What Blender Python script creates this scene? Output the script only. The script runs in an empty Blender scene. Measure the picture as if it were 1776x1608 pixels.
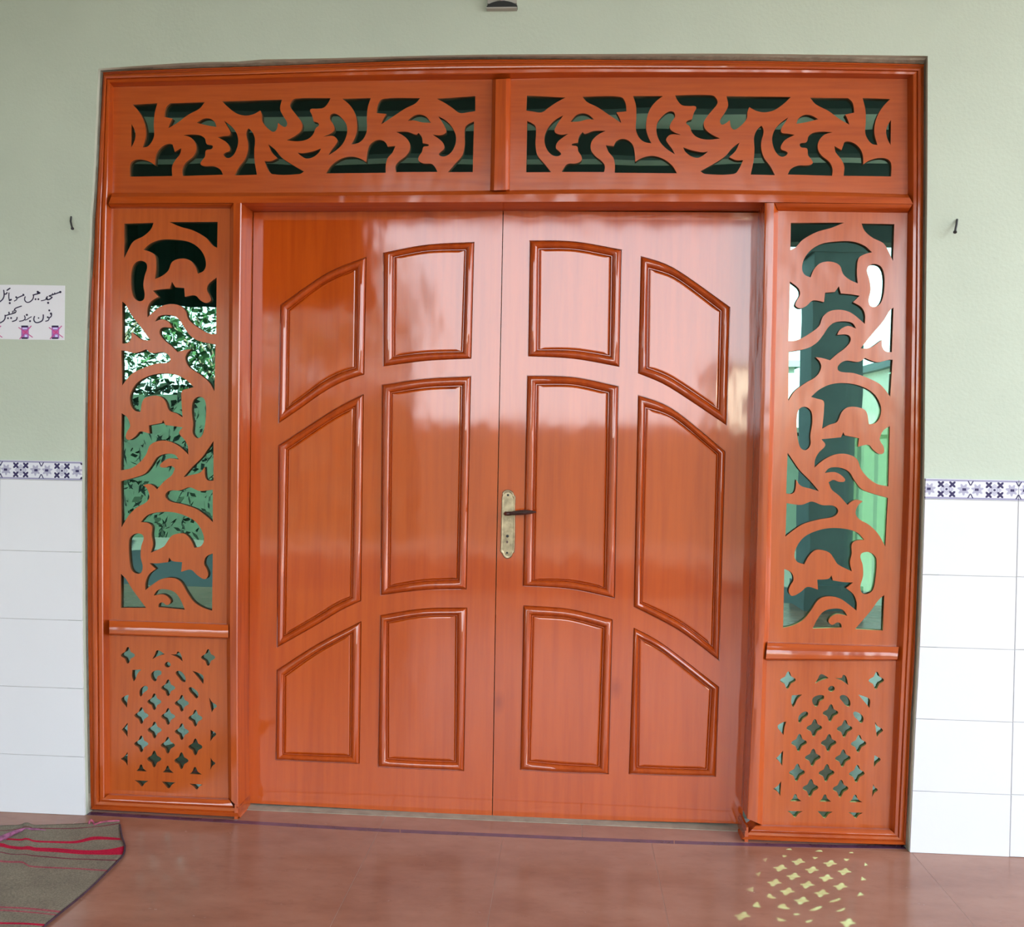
import bpy, bmesh, math, random
import numpy as np
from mathutils import Vector, Matrix, noise
random.seed(7)
SC = bpy.context.scene
COL = SC.collection
# ------------------------------------------------------------------ camera
F = 1600.0
CAM = np.array([0.2625, -3.194, 1.3115]); YAW, PIT, ROL = 0.0622, -0.0107, 0.019
_c, _s = math.cos(YAW), math.sin(YAW); _A = np.array([[_c, _s, 0], [-_s, _c, 0], [0, 0, 1]])
_c, _s = math.cos(PIT), math.sin(PIT); _B = np.array([[1, 0, 0], [0, _c, _s], [0, -_s, _c]])
_c, _s = math.cos(ROL), math.sin(ROL); _D = np.array([[_c, 0, _s], [0, 1, 0], [-_s, 0, _c]])
ROT = _D @ _B @ _A
cd = bpy.data.cameras.new('camera'); cam = bpy.data.objects.new('camera', cd); COL.objects.link(cam)
cd.sensor_fit = 'HORIZONTAL'; cd.sensor_width = 36.0; cd.lens = F / 1776 * 36.0
cd.clip_start = 0.05; cd.clip_end = 300
right, fwd, up = ROT[0], ROT[1], ROT[2]
cam.matrix_world = Matrix(((right[0], up[0], -fwd[0], CAM[0]), (right[1], up[1], -fwd[1], CAM[1]),
                           (right[2], up[2], -fwd[2], CAM[2]), (0, 0, 0, 1)))
SC.camera = cam
# ------------------------------------------------------------------ light
W = bpy.data.worlds.new('sky'); SC.world = W; W.use_nodes = True
wn = W.node_tree; bg = wn.nodes['Background']
tc = wn.nodes.new('ShaderNodeTexCoord'); sx = wn.nodes.new('ShaderNodeSeparateXYZ'); cr = wn.nodes.new('ShaderNodeValToRGB')
wn.links.new(tc.outputs['Generated'], sx.inputs[0]); wn.links.new(sx.outputs['Z'], cr.inputs[0])
cr.color_ramp.elements[0].position = 0.0; cr.color_ramp.elements[0].color = (0.93, 0.97, 1.0, 1)
cr.color_ramp.elements[1].position = 0.9; cr.color_ramp.elements[1].color = (0.62, 0.78, 1.0, 1)
wn.links.new(cr.outputs[0], bg.inputs[0]); bg.inputs[1].default_value = 1.4
sd = bpy.data.lights.new('sun', 'SUN'); sun = bpy.data.objects.new('sun', sd); COL.objects.link(sun)
sun.location = (5, 12, 12)
sun.rotation_euler = Vector((-0.437, -1.0, -0.975)).to_track_quat('-Z', 'Y').to_euler()
sd.energy = 19.0; sd.angle = 0.0093; sd.color = (1.0, 0.95, 0.80)
SC.view_settings.view_transform = 'Standard'; SC.view_settings.look = 'None'
SC.view_settings.gamma = 1.0; SC.view_settings.use_curve_mapping = False
SC.view_settings.exposure = 2.25
SC.cycles.max_bounces = 10; SC.cycles.transparent_max_bounces = 12
SC.cycles.use_denoising = True

# ------------------------------------------------------------------ maths helpers
def ray(px, py): return ROT.T @ np.array([(px - 888) / F, 1, -(py - 804) / F])
def P(px, py, y=0.0):
    d = ray(px, py); q = CAM + d * (y - CAM[1]) / d[1]; return Vector((q[0], q[1], q[2]))
def FL(px, py, z=0.0):
    d = ray(px, py); q = CAM + d * (z - CAM[2]) / d[2]; return Vector((q[0], q[1], q[2]))
def hom(src, dst):
    M = []; b = []
    for (x, y), (u, v) in zip(src, dst):
        M.append([x, y, 1, 0, 0, 0, -u * x, -u * y]); b.append(u)
        M.append([0, 0, 0, x, y, 1, -v * x, -v * y]); b.append(v)
    h = np.append(np.linalg.solve(np.array(M, float), np.array(b, float)), 1).reshape(3, 3)
    def f(p):
        q = h @ np.array([p[0], p[1], 1.0]); return (q[0] / q[2], q[1] / q[2])
    return f
def resample(pts, n):
    """n+1 points along a smooth curve through pts, evenly by length"""
    pts = [tuple(p) for p in pts]
    if len(pts) > 2:
        o = []
        for i in range(len(pts) - 1):
            p0 = pts[max(i - 1, 0)]; p1 = pts[i]; p2 = pts[i + 1]; p3 = pts[min(i + 2, len(pts) - 1)]
            for k in range(6):
                t = k / 6
                o.append(tuple(0.5 * (2 * b + (c - a) * t + (2 * a - 5 * b + 4 * c - d) * t * t + (3 * b - a - 3 * c + d) * t ** 3)
                               for a, b, c, d in zip(p0, p1, p2, p3)))
        o.append(pts[-1]); pts = o
    L = [0]
    for a, b in zip(pts, pts[1:]): L.append(L[-1] + math.dist(a, b))
    r = []; j = 0
    for i in range(n + 1):
        s = L[-1] * i / n
        while j < len(L) - 2 and L[j + 1] < s: j += 1
        t = (s - L[j]) / max(L[j + 1] - L[j], 1e-9)
        r.append(tuple(a + (b - a) * t for a, b in zip(pts[j], pts[j + 1])))
    return r
def trace(s):
    """'x,y x,yc ...' closed outline; c marks a corner, the rest is smoothed"""
    P_ = []
    for w in s.split():
        c = w.endswith('c'); x, y = w.rstrip('c').split(','); P_.append((float(x), float(y), c))
    n = len(P_); out = []
    for i in range(n):
        p0, p1, p2, p3 = P_[i - 1], P_[i], P_[(i + 1) % n], P_[(i + 2) % n]
        L = math.dist(p1[:2], p2[:2])
        def tan(a, b, c):
            tx, ty = c[0] - a[0], c[1] - a[1]; l = math.hypot(tx, ty) or 1; return tx / l, ty / l
        t1 = tan(p1, p1, p2) if p1[2] else tan(p0, p1, p2)
        t2 = tan(p1, p2, p2) if p2[2] else tan(p1, p2, p3)
        if p1[2] and p2[2]: out.append(p1[:2]); continue
        m = 3 if L < 70 else 5
        for k in range(m):
            t = k / m; h1 = 2 * t ** 3 - 3 * t * t + 1; h2 = t ** 3 - 2 * t * t + t; h3 = -2 * t ** 3 + 3 * t * t; h4 = t ** 3 - t * t
            out.append((h1 * p1[0] + h2 * t1[0] * L + h3 * p2[0] + h4 * t2[0] * L, h1 * p1[1] + h2 * t1[1] * L + h3 * p2[1] + h4 * t2[1] * L))
    return out

# ------------------------------------------------------------------ object helpers
def link(name, me, mat=None, parent=None):
    o = bpy.data.objects.new(name, me); COL.objects.link(o)
    if mat is not None and me is not None and not me.materials: me.materials.append(mat)
    if parent is not None:
        o.parent = parent
        if me is not None:
            off = Vector((0, 0, 0)); p = parent
            while p: off += p.location; p = p.parent
            if off.length > 0: me.transform(Matrix.Translation(-off))
    return o
def bmobj(name, bm, mat=None, parent=None, smooth=False):
    bmesh.ops.recalc_face_normals(bm, faces=bm.faces[:])
    me = bpy.data.meshes.new(name); bm.to_mesh(me); bm.free()
    if smooth:
        for p in me.polygons: p.use_smooth = True
        me.set_sharp_from_angle(angle=math.radians(38))
    return link(name, me, mat, parent)
def tag(o, label=None, cat=None, group=None, kind=None):
    if label: o['label'] = label
    if cat: o['category'] = cat
    if group: o['group'] = group
    if kind: o['kind'] = kind
    return o
def empty(name, loc, label=None, cat=None, group=None, kind=None):
    o = bpy.data.objects.new(name, None); COL.objects.link(o); o.location = loc; o.empty_display_size = 0.1
    return tag(o, label, cat, group, kind)
def bx(bm, x0, x1, y0, y1, z0, z1):
    v = [bm.verts.new(c) for c in ((x0, y0, z0), (x1, y0, z0), (x1, y1, z0), (x0, y1, z0), (x0, y0, z1), (x1, y0, z1), (x1, y1, z1), (x0, y1, z1))]
    for f in ((0, 3, 2, 1), (4, 5, 6, 7), (0, 1, 5, 4), (1, 2, 6, 5), (2, 3, 7, 6), (3, 0, 4, 7)): bm.faces.new([v[i] for i in f])
def box(name, x0, x1, y0, y1, z0, z1, mat, parent=None):
    bm = bmesh.new(); bx(bm, x0, x1, y0, y1, z0, z1); return bmobj(name, bm, mat, parent)
def prism(bm, pts, y0, y1):
    """outline in x,z extruded from y0 to y1"""
    a = [bm.verts.new((p[0], y0, p[1])) for p in pts]; b = [bm.verts.new((p[0], y1, p[1])) for p in pts]
    n = len(pts); bm.faces.new(a); bm.faces.new(b[::-1])
    for i in range(n): bm.faces.new((a[i], b[i], b[(i + 1) % n], a[(i + 1) % n]))
def sheet(name, outer, holes, y0, y1, mat, parent=None, bevel=0.0):
    """board in the x,z plane with holes; front at y0, back at y1"""
    cu = bpy.data.curves.new('tmp', 'CURVE'); cu.dimensions = '2D'; cu.fill_mode = 'BOTH'
    cu.extrude = abs(y1 - y0) / 2 - bevel; cu.bevel_depth = bevel; cu.bevel_resolution = 0; cu.offset = -bevel
    for pts in [outer] + holes:
        sp = cu.splines.new('POLY'); sp.points.add(len(pts) - 1); sp.use_cyclic_u = True
        for i, p in enumerate(pts): sp.points[i].co = (p[0], p[1], 0, 1)
    t = bpy.data.objects.new('tmp', cu); COL.objects.link(t)
    dg = bpy.context.evaluated_depsgraph_get(); me = bpy.data.meshes.new_from_object(t.evaluated_get(dg))
    bpy.data.objects.remove(t); bpy.data.curves.remove(cu)
    ym = (y0 + y1) / 2
    for v in me.vertices: v.co = (v.co.x, ym - v.co.z, v.co.y)
    me.name = name; me.materials.clear()
    return link(name, me, mat, parent)
def band(name, O, I, yO, yI, prof, back, mat, parent, n=14, smooth=True):
    """moulded member running along two pixel polylines; prof = [(t, y)] from O (t=0) to I (t=1)"""
    bm = bmesh.new(); rows = []
    for a, b in zip(resample(O, n), resample(I, n)):
        pp = [P(a[0] + (b[0] - a[0]) * t, a[1] + (b[1] - a[1]) * t, y) for t, y in prof]
        r = [bm.verts.new(p) for p in pp]
        r.append(bm.verts.new((pp[-1].x, back, pp[-1].z))); r.append(bm.verts.new((pp[0].x, back, pp[0].z))); rows.append(r)
    m = len(rows[0])
    for r, q in zip(rows, rows[1:]):
        for k in range(m): bm.faces.new((r[k], q[k], q[(k + 1) % m], r[(k + 1) % m]))
    bm.faces.new(rows[0]); bm.faces.new(rows[-1][::-1])
    return bmobj(name, bm, mat, parent, smooth)
def tube(bm, pts, r, seg=8):
    pts = [Vector(p) for p in pts]; rings = []
    rr = r if isinstance(r, (list, tuple)) else [r] * len(pts)
    for i, p in enumerate(pts):
        d = (pts[min(i + 1, len(pts) - 1)] - pts[max(i - 1, 0)]).normalized()
        u = d.orthogonal().normalized() if i == 0 else (u - d * u.dot(d)).normalized()
        w = d.cross(u)
        rings.append([bm.verts.new(p + (u * math.cos(2 * math.pi * k / seg) + w * math.sin(2 * math.pi * k / seg)) * rr[i]) for k in range(seg)])
    for a, b in zip(rings, rings[1:]):
        for k in range(seg): bm.faces.new((a[k], a[(k + 1) % seg], b[(k + 1) % seg], b[k]))
    bm.faces.new(rings[0][::-1]); bm.faces.new(rings[-1])

# ------------------------------------------------------------------ materials
def newmat(name):
    m = bpy.data.materials.new(name); m.use_nodes = True; nt = m.node_tree
    return m, nt, nt.nodes['Principled BSDF']
def ramp(nt, fac, stops):
    r = nt.nodes.new('ShaderNodeValToRGB'); e = r.color_ramp.elements
    while len(e) > 1: e.remove(e[-1])
    e[0].position, e[0].color = stops[0][0], (*stops[0][1], 1)
    for p, c in stops[1:]:
        k = e.new(p); k.color = (*c, 1)
    nt.links.new(fac, r.inputs[0]); return r.outputs[0]
def noise_tex(nt, scale, vec=None, detail=4, rough=0.55, mapscale=None):
    co = nt.nodes.new('ShaderNodeTexCoord'); out = co.outputs['Object']
    if mapscale:
        mp = nt.nodes.new('ShaderNodeMapping'); mp.inputs['Scale'].default_value = mapscale
        nt.links.new(out, mp.inputs[0]); out = mp.outputs[0]
    n = nt.nodes.new('ShaderNodeTexNoise'); n.inputs['Scale'].default_value = scale
    n.inputs['Detail'].default_value = detail; n.inputs['Roughness'].default_value = rough
    nt.links.new(out, n.inputs['Vector']); return n.outputs['Fac']
def mix(nt, a, b, fac, mode='MULTIPLY'):
    m = nt.nodes.new('ShaderNodeMix'); m.data_type = 'RGBA'; m.blend_type = mode
    for s, v in ((m.inputs[6], a), (m.inputs[7], b)):
        if hasattr(v, 'is_linked'): nt.links.new(v, s)
        else: s.default_value = (*v, 1)
    if hasattr(fac, 'is_linked'): nt.links.new(fac, m.inputs[0])
    else: m.inputs[0].default_value = fac
    return m.outputs[2]
def bump(nt, h, strength, dist, normal=None):
    b = nt.nodes.new('ShaderNodeBump'); b.inputs['Strength'].default_value = strength; b.inputs['Distance'].default_value = dist
    nt.links.new(h, b.inputs['Height'])
    if normal: nt.links.new(normal, b.inputs['Normal'])
    return b.outputs[0]
def wood(name, light, dark, along, coat_rough=0.10, knots=True, fine=1.0, wave=0.5, spec=1.0):
    m, nt, b = newmat(name)
    st = {'z': (1, 1, 0.055), 'x': (0.055, 1, 1)}[along]
    g = noise_tex(nt, 42 * fine, mapscale=st, detail=5, rough=0.6)
    g2 = noise_tex(nt, 9, mapscale=st, detail=2)
    c = ramp(nt, g, [(0.22, dark), (0.55, light), (0.85, tuple(min(1, v * 1.10) for v in light))])
    c = mix(nt, c, ramp(nt, g2, [(0.3, (0.86, 0.80, 0.76)), (0.6, (1, 1, 1))]), 0.7)
    if knots:
        co = nt.nodes.new('ShaderNodeTexCoord'); mp = nt.nodes.new('ShaderNodeMapping')
        mp.inputs['Scale'].default_value = (1, 1, 0.55) if along == 'z' else (0.55, 1, 1)
        v = nt.nodes.new('ShaderNodeTexVoronoi'); v.inputs['Scale'].default_value = 3.3
        nt.links.new(co.outputs['Object'], mp.inputs[0]); nt.links.new(mp.outputs[0], v.inputs['Vector'])
        k = ramp(nt, v.outputs['Distance'], [(0.025, (0.42, 0.30, 0.26)), (0.06, (0.8, 0.7, 0.66)), (0.10, (1, 1, 1))])
        c = mix(nt, c, k, 0.75)
    nt.links.new(c, b.inputs['Base Color'])
    b.inputs['Roughness'].default_value = 0.6; b.inputs['Specular IOR Level'].default_value = 0.05
    b.inputs['Coat Weight'].default_value = spec; b.inputs['Coat IOR'].default_value = 1.72; b.inputs['Coat Roughness'].default_value = coat_rough
    b.inputs['Coat Tint'].default_value = (1, 0.97, 0.95, 1)
    w = noise_tex(nt, 7, detail=2, mapscale=(1, 1, 0.5)); w2 = noise_tex(nt, 60, detail=3, mapscale=st)
    n = bump(nt, w, wave, 0.010); n = bump(nt, w2, 0.05, 0.0003, n)
    nt.links.new(n, b.inputs['Coat Normal']); nt.links.new(bump(nt, g, 0.15, 0.001), b.inputs['Normal'])
    return m
M = {}
M['door'] = wood('varnished_door_wood', (0.46, 0.072, 0.003), (0.38, 0.052, 0.002), 'z', 0.07, wave=0.12)
M['door_h'] = wood('varnished_door_wood_cross', (0.46, 0.072, 0.003), (0.38, 0.052, 0.002), 'x', 0.07, wave=0.12)
M['mould'] = wood('varnished_moulding', (0.40, 0.060, 0.005), (0.28, 0.034, 0.003), 'z', 0.06, knots=False, wave=0.15)
M['frame'] = wood('varnished_frame_wood', (0.43, 0.072, 0.006), (0.26, 0.030, 0.003), 'z', 0.12, knots=False)
M['frame_h'] = wood('varnished_frame_wood_cross', (0.43, 0.072, 0.006), (0.26, 0.030, 0.003), 'x', 0.12, knots=False)
M['ply'] = wood('veneer_panel', (0.43, 0.085, 0.010), (0.35, 0.062, 0.007), 'z', 0.20, knots=False, fine=1.6, wave=0.4)
M['ply_h'] = wood('veneer_panel_cross', (0.43, 0.080, 0.010), (0.34, 0.056, 0.007), 'x', 0.20, knots=False, fine=1.6, wave=0.4)
def plain(name, col, rough=0.6, var=0.08, scale=8, bstr=0.0, bscale=60, metallic=0, spec=0.5):
    m, nt, b = newmat(name)
    n = noise_tex(nt, scale, detail=4)
    nt.links.new(ramp(nt, n, [(0.3, tuple(c * (1 - var) for c in col)), (0.7, tuple(min(1, c * (1 + var)) for c in col))]), b.inputs['Base Color'])
    b.inputs['Roughness'].default_value = rough; b.inputs['Metallic'].default_value = metallic; b.inputs['Specular IOR Level'].default_value = spec
    if bstr: nt.links.new(bump(nt, noise_tex(nt, bscale, detail=4), bstr, 0.004), b.inputs['Normal'])
    return m
M['plaster'] = plain('pale_green_plaster', (0.450, 0.500, 0.405), 0.75, 0.035, 3, 0.25, 90)
M['mortar'] = plain('rough_mortar', (0.27, 0.25, 0.19), 0.95, 0.25, 30, 0.9, 60)
M['tile'] = plain('white_glazed_tile', (0.66, 0.66, 0.68), 0.22, 0.01, 4, 0.10, 35)
M['grout'] = plain('tile_grout', (0.48, 0.46, 0.44), 0.9, 0.05)
M['threshold'] = plain('grey_threshold_stone', (0.30, 0.28, 0.22), 0.5, 0.2, 20)
M['strip'] = plain('dark_purple_stone', (0.085, 0.035, 0.07), 0.25, 0.3, 15)
M['joint'] = plain('pale_joint_filler', (0.36, 0.23, 0.18), 0.7, 0.1)
def marble():
    m, nt, b = newmat('brown_marble_floor')
    n1 = noise_tex(nt, 2.2, detail=6, rough=0.65, mapscale=(1, 2.2, 1)); n2 = noise_tex(nt, 14, detail=6, rough=0.7, mapscale=(1, 2.0, 1))
    c = ramp(nt, n1, [(0.28, (0.225, 0.092, 0.058)), (0.5, (0.285, 0.130, 0.085)), (0.72, (0.335, 0.165, 0.112))])
    c = mix(nt, c, ramp(nt, n2, [(0.25, (0.78, 0.72, 0.70)), (0.45, (1, 1, 1)), (0.8, (1.0, 0.98, 0.95))]), 0.7)
    nt.links.new(c, b.inputs['Base Color']); b.inputs['Roughness'].default_value = 0.17
    nt.links.new(ramp(nt, n2, [(0.3, (0.28,) * 3), (0.7, (0.14,) * 3)]), b.inputs['Roughness'])
    b.inputs['Specular IOR Level'].default_value = 0.35
    nt.links.new(bump(nt, n1, 0.15, 0.004), b.inputs['Normal'])
    return m
M['marble'] = marble()
def glassmat():
    m = bpy.data.materials.new('green_reflective_glass'); m.use_nodes = True; nt = m.node_tree; nt.nodes.remove(nt.nodes['Principled BSDF'])
    g = nt.nodes.new('ShaderNodeBsdfGlossy'); g.inputs['Color'].default_value = (0.55, 0.92, 0.82, 1); g.inputs['Roughness'].default_value = 0.004
    t = nt.nodes.new('ShaderNodeBsdfTransparent'); t.inputs['Color'].default_value = (0.33, 0.56, 0.44, 1)
    mx = nt.nodes.new('ShaderNodeMixShader'); mx.inputs[0].default_value = 0.33
    nz = noise_tex(nt, 3.0, detail=1); nt.links.new(bump(nt, nz, 0.06, 0.01), g.inputs['Normal'])
    nt.links.new(t.outputs[0], mx.inputs[1]); nt.links.new(g.outputs[0], mx.inputs[2])
    nt.links.new(mx.outputs[0], nt.nodes['Material Output'].inputs[0]); return m
M['glass'] = glassmat()
M['brass'] = plain('aged_brass', (0.33, 0.265, 0.165), 0.36, 0.35, 45, metallic=0.9)
M['lever'] = plain('dark_bronze', (0.12, 0.075, 0.07), 0.35, 0.2, 60, metallic=0.8)
M['cut_edge'] = plain('dark_cut_wood_edge', (0.13, 0.045, 0.014), 0.7, 0.2, 30, spec=0.2)
M['black'] = plain('black_hole', (0.01, 0.01, 0.01), 0.6)
M['iron'] = plain('rusty_iron', (0.03, 0.03, 0.035), 0.6, 0.3, 60)
M['paper'] = plain('white_notice_paper', (0.70, 0.69, 0.73), 0.6, 0.01)
M['ink'] = plain('dark_blue_ink', (0.015, 0.008, 0.045), 0.6)
M['ink_purple'] = plain('purple_ink', (0.32, 0.12, 0.42), 0.6)
M['ink_pink'] = plain('pink_ink', (0.62, 0.10, 0.30), 0.6)
M['ink_cross'] = plain('magenta_cross_ink', (0.50, 0.06, 0.24), 0.6)
M['ink_light'] = plain('lilac_ink', (0.60, 0.55, 0.85), 0.6)
M['grey_plastic'] = plain('grey_fixture_plastic', (0.33, 0.31, 0.27), 0.45)
M['ceiling'] = plain('porch_ceiling_paint', (0.52, 0.56, 0.48), 0.8)
M['beam'] = plain('dark_beam_paint', (0.05, 0.06, 0.06), 0.6)
M['column'] = plain('grey_column_plaster', (0.16, 0.20, 0.21), 0.8)
M['dark_cloth'] = plain('dark_green_blocker_cloth', (0.02, 0.05, 0.04), 0.9)
M['leaf'] = plain('tree_leaves', (0.022, 0.062, 0.018), 0.7, 0.4, 5)
M['hedge'] = plain('dark_hedge_leaves', (0.006, 0.016, 0.008), 0.8, 0.4, 5)
M['bark'] = plain('tree_bark', (0.10, 0.07, 0.05), 0.9, 0.3, 20)
M['yardwall'] = plain('yard_wall_render', (0.016, 0.026, 0.022), 0.9, 0.15)
M['yard'] = plain('yard_paving', (0.030, 0.032, 0.028), 0.9, 0.15)
M['cream'] = plain('cream_house_wall', (0.62, 0.60, 0.52), 0.85)
M['pane'] = plain('dark_window_pane', (0.03, 0.04, 0.05), 0.2)
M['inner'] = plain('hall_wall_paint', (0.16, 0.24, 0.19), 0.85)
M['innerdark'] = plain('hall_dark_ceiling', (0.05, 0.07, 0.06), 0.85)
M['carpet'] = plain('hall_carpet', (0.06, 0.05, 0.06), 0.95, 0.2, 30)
def clothmat():
    m, nt, b = newmat('pale_curtain_cloth'); b.inputs['Base Color'].default_value = (0.36, 0.33, 0.25, 1); b.inputs['Roughness'].default_value = 0.9
    t = nt.nodes.new('ShaderNodeBsdfTranslucent'); t.inputs['Color'].default_value = (0.36, 0.33, 0.25, 1)
    mx = nt.nodes.new('ShaderNodeMixShader'); mx.inputs[0].default_value = 0.45
    nt.links.new(b.outputs[0], mx.inputs[1]); nt.links.new(t.outputs[0], mx.inputs[2]); nt.links.new(mx.outputs[0], nt.nodes['Material Output'].inputs[0])
    return m
M['curtain'] = clothmat()

# ================================================================== SETTING
def wx(pts, y): return [(P(a, b, y).x, P(a, b, y).z) for a, b in pts]
YW = -0.03
open_L = [(150, 1412), (147, 1240), (144.5, 1060), (143.5, 800), (146.5, 600), (154, 440), (156, 410), (153.5, 395), (156, 378), (159, 352), (160, 318), (162, 300), (170.5, 119)]
open_T = [(330, 108.5), (410, 107), (425, 103.5), (500, 102.5), (610, 100), (680, 98), (760, 96), (870, 94.5), (1100, 93.5), (1250, 93), (1400, 94.5), (1609, 97)]
open_R = [(1608.5, 300), (1606.5, 500), (1604.0, 740), (1602.8, 830), (1594.0, 1100), (1585, 1270), (1576, 1476)]
open_L = resample(open_L, 40); open_T = resample([open_L[-1]] + open_T, 30); open_R = resample([open_T[-1]] + open_R, 30)
opening = wx(open_L, YW) + wx(open_T[1:], YW) + wx(open_R[1:], YW)
opening[0] = (opening[0][0], -0.02); opening[-1] = (opening[-1][0], -0.02)
wall = empty('wall_front', (0, 0, 0), 'pale green plastered wall with white tile wainscot around the carved wooden door', 'wall', kind='structure')
outline = [(-6.0, -0.02), opening[0]] + opening[1:-1] + [opening[-1], (6.0, -0.02), (6.0, 7.3), (-6.0, 7.3)]  # top raised unseen above the hall roof to block sun from the porch column
sheet('plaster', outline, [], YW, 0.20, M['plaster'], wall)
# opening line as function of z, to end the tiles neatly
def edge_x(pts, z):
    q = sorted([(P(a, b, YW).z, P(a, b, YW).x) for a, b in pts])
    for (z0, x0), (z1, x1) in zip(q, q[1:]):
        if z0 <= z <= z1: return x0 + (x1 - x0) * (z - z0) / (z1 - z0)
    return q[0][1] if z < q[0][0] else q[-1][1]
box('grout_bed', -6.0, -1.50, YW - 0.004, YW + 0.001, 0, 1.252, M['grout'], wall)
box('grout_bed', 1.50, 6.0, YW - 0.004, YW + 0.001, 0, 1.252, M['grout'], wall)
levels = [0.0, 0.208, 0.4505, 0.692, 0.934, 1.1865]
def tile_mesh(w, h):
    bm = bmesh.new(); b = 0.0015; g = 0.0009
    pts0 = [(g, g), (w - g, g), (w - g, h - g), (g, h - g)]; pts1 = [(g + b, g + b), (w - g - b, g + b), (w - g - b, h - g - b), (g + b, h - g - b)]
    a = [bm.verts.new((x, 0.0, z)) for x, z in pts0]; m_ = [bm.verts.new((x, -0.006, z)) for x, z in pts0]; c = [bm.verts.new((x, -0.0075, z)) for x, z in pts1]
    for i in range(4):
        j = (i + 1) % 4; bm.faces.new((a[i], a[j], m_[j], m_[i])); bm.faces.new((m_[i], m_[j], c[j], c[i]))
    bm.faces.new(c); bm.faces.new(a[::-1]); return bm
shared = {}
def tile_at(x0, w, r):
    h = levels[r + 1] - levels[r]; k = (round(w, 4), r)
    if k not in shared:
        bm = tile_mesh(w, h); me = bpy.data.meshes.new('wall_tile'); bmesh.ops.recalc_face_normals(bm, faces=bm.faces[:]); bm.to_mesh(me); bm.free(); me.materials.append(M['tile']); shared[k] = me
    o = bpy.data.objects.new('wall_tile', shared[k]); COL.objects.link(o); o.parent = wall; o.location = (x0, YW - 0.0005, levels[r])
def edge_tile(xa, za0, za1, pts, r, side):
    z0, z1 = levels[r], levels[r + 1]; e0, e1 = edge_x(pts, z0), edge_x(pts, z1)
    bm = bmesh.new(); g = 0.0009
    q = [(xa + g * side, z0 + g), (e0 - 0.002 * side, z0 + g), (e1 - 0.002 * side, z1 - g), (xa + g * side, z1 - g)]
    prism(bm, q, YW - 0.0075, YW - 0.0005); bmobj('wall_tile', bm, M['tile'], wall)
for r in range(5):
    edge_tile(-1.754, 0, 0, open_L, r, 1); edge_tile(1.750, 0, 0, open_R, r, -1)
    for k in range(5):
        tile_at(-1.754 - 0.31 * (k + 1), 0.31, r); tile_at(1.750 + 0.31 * k, 0.31, r)
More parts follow.
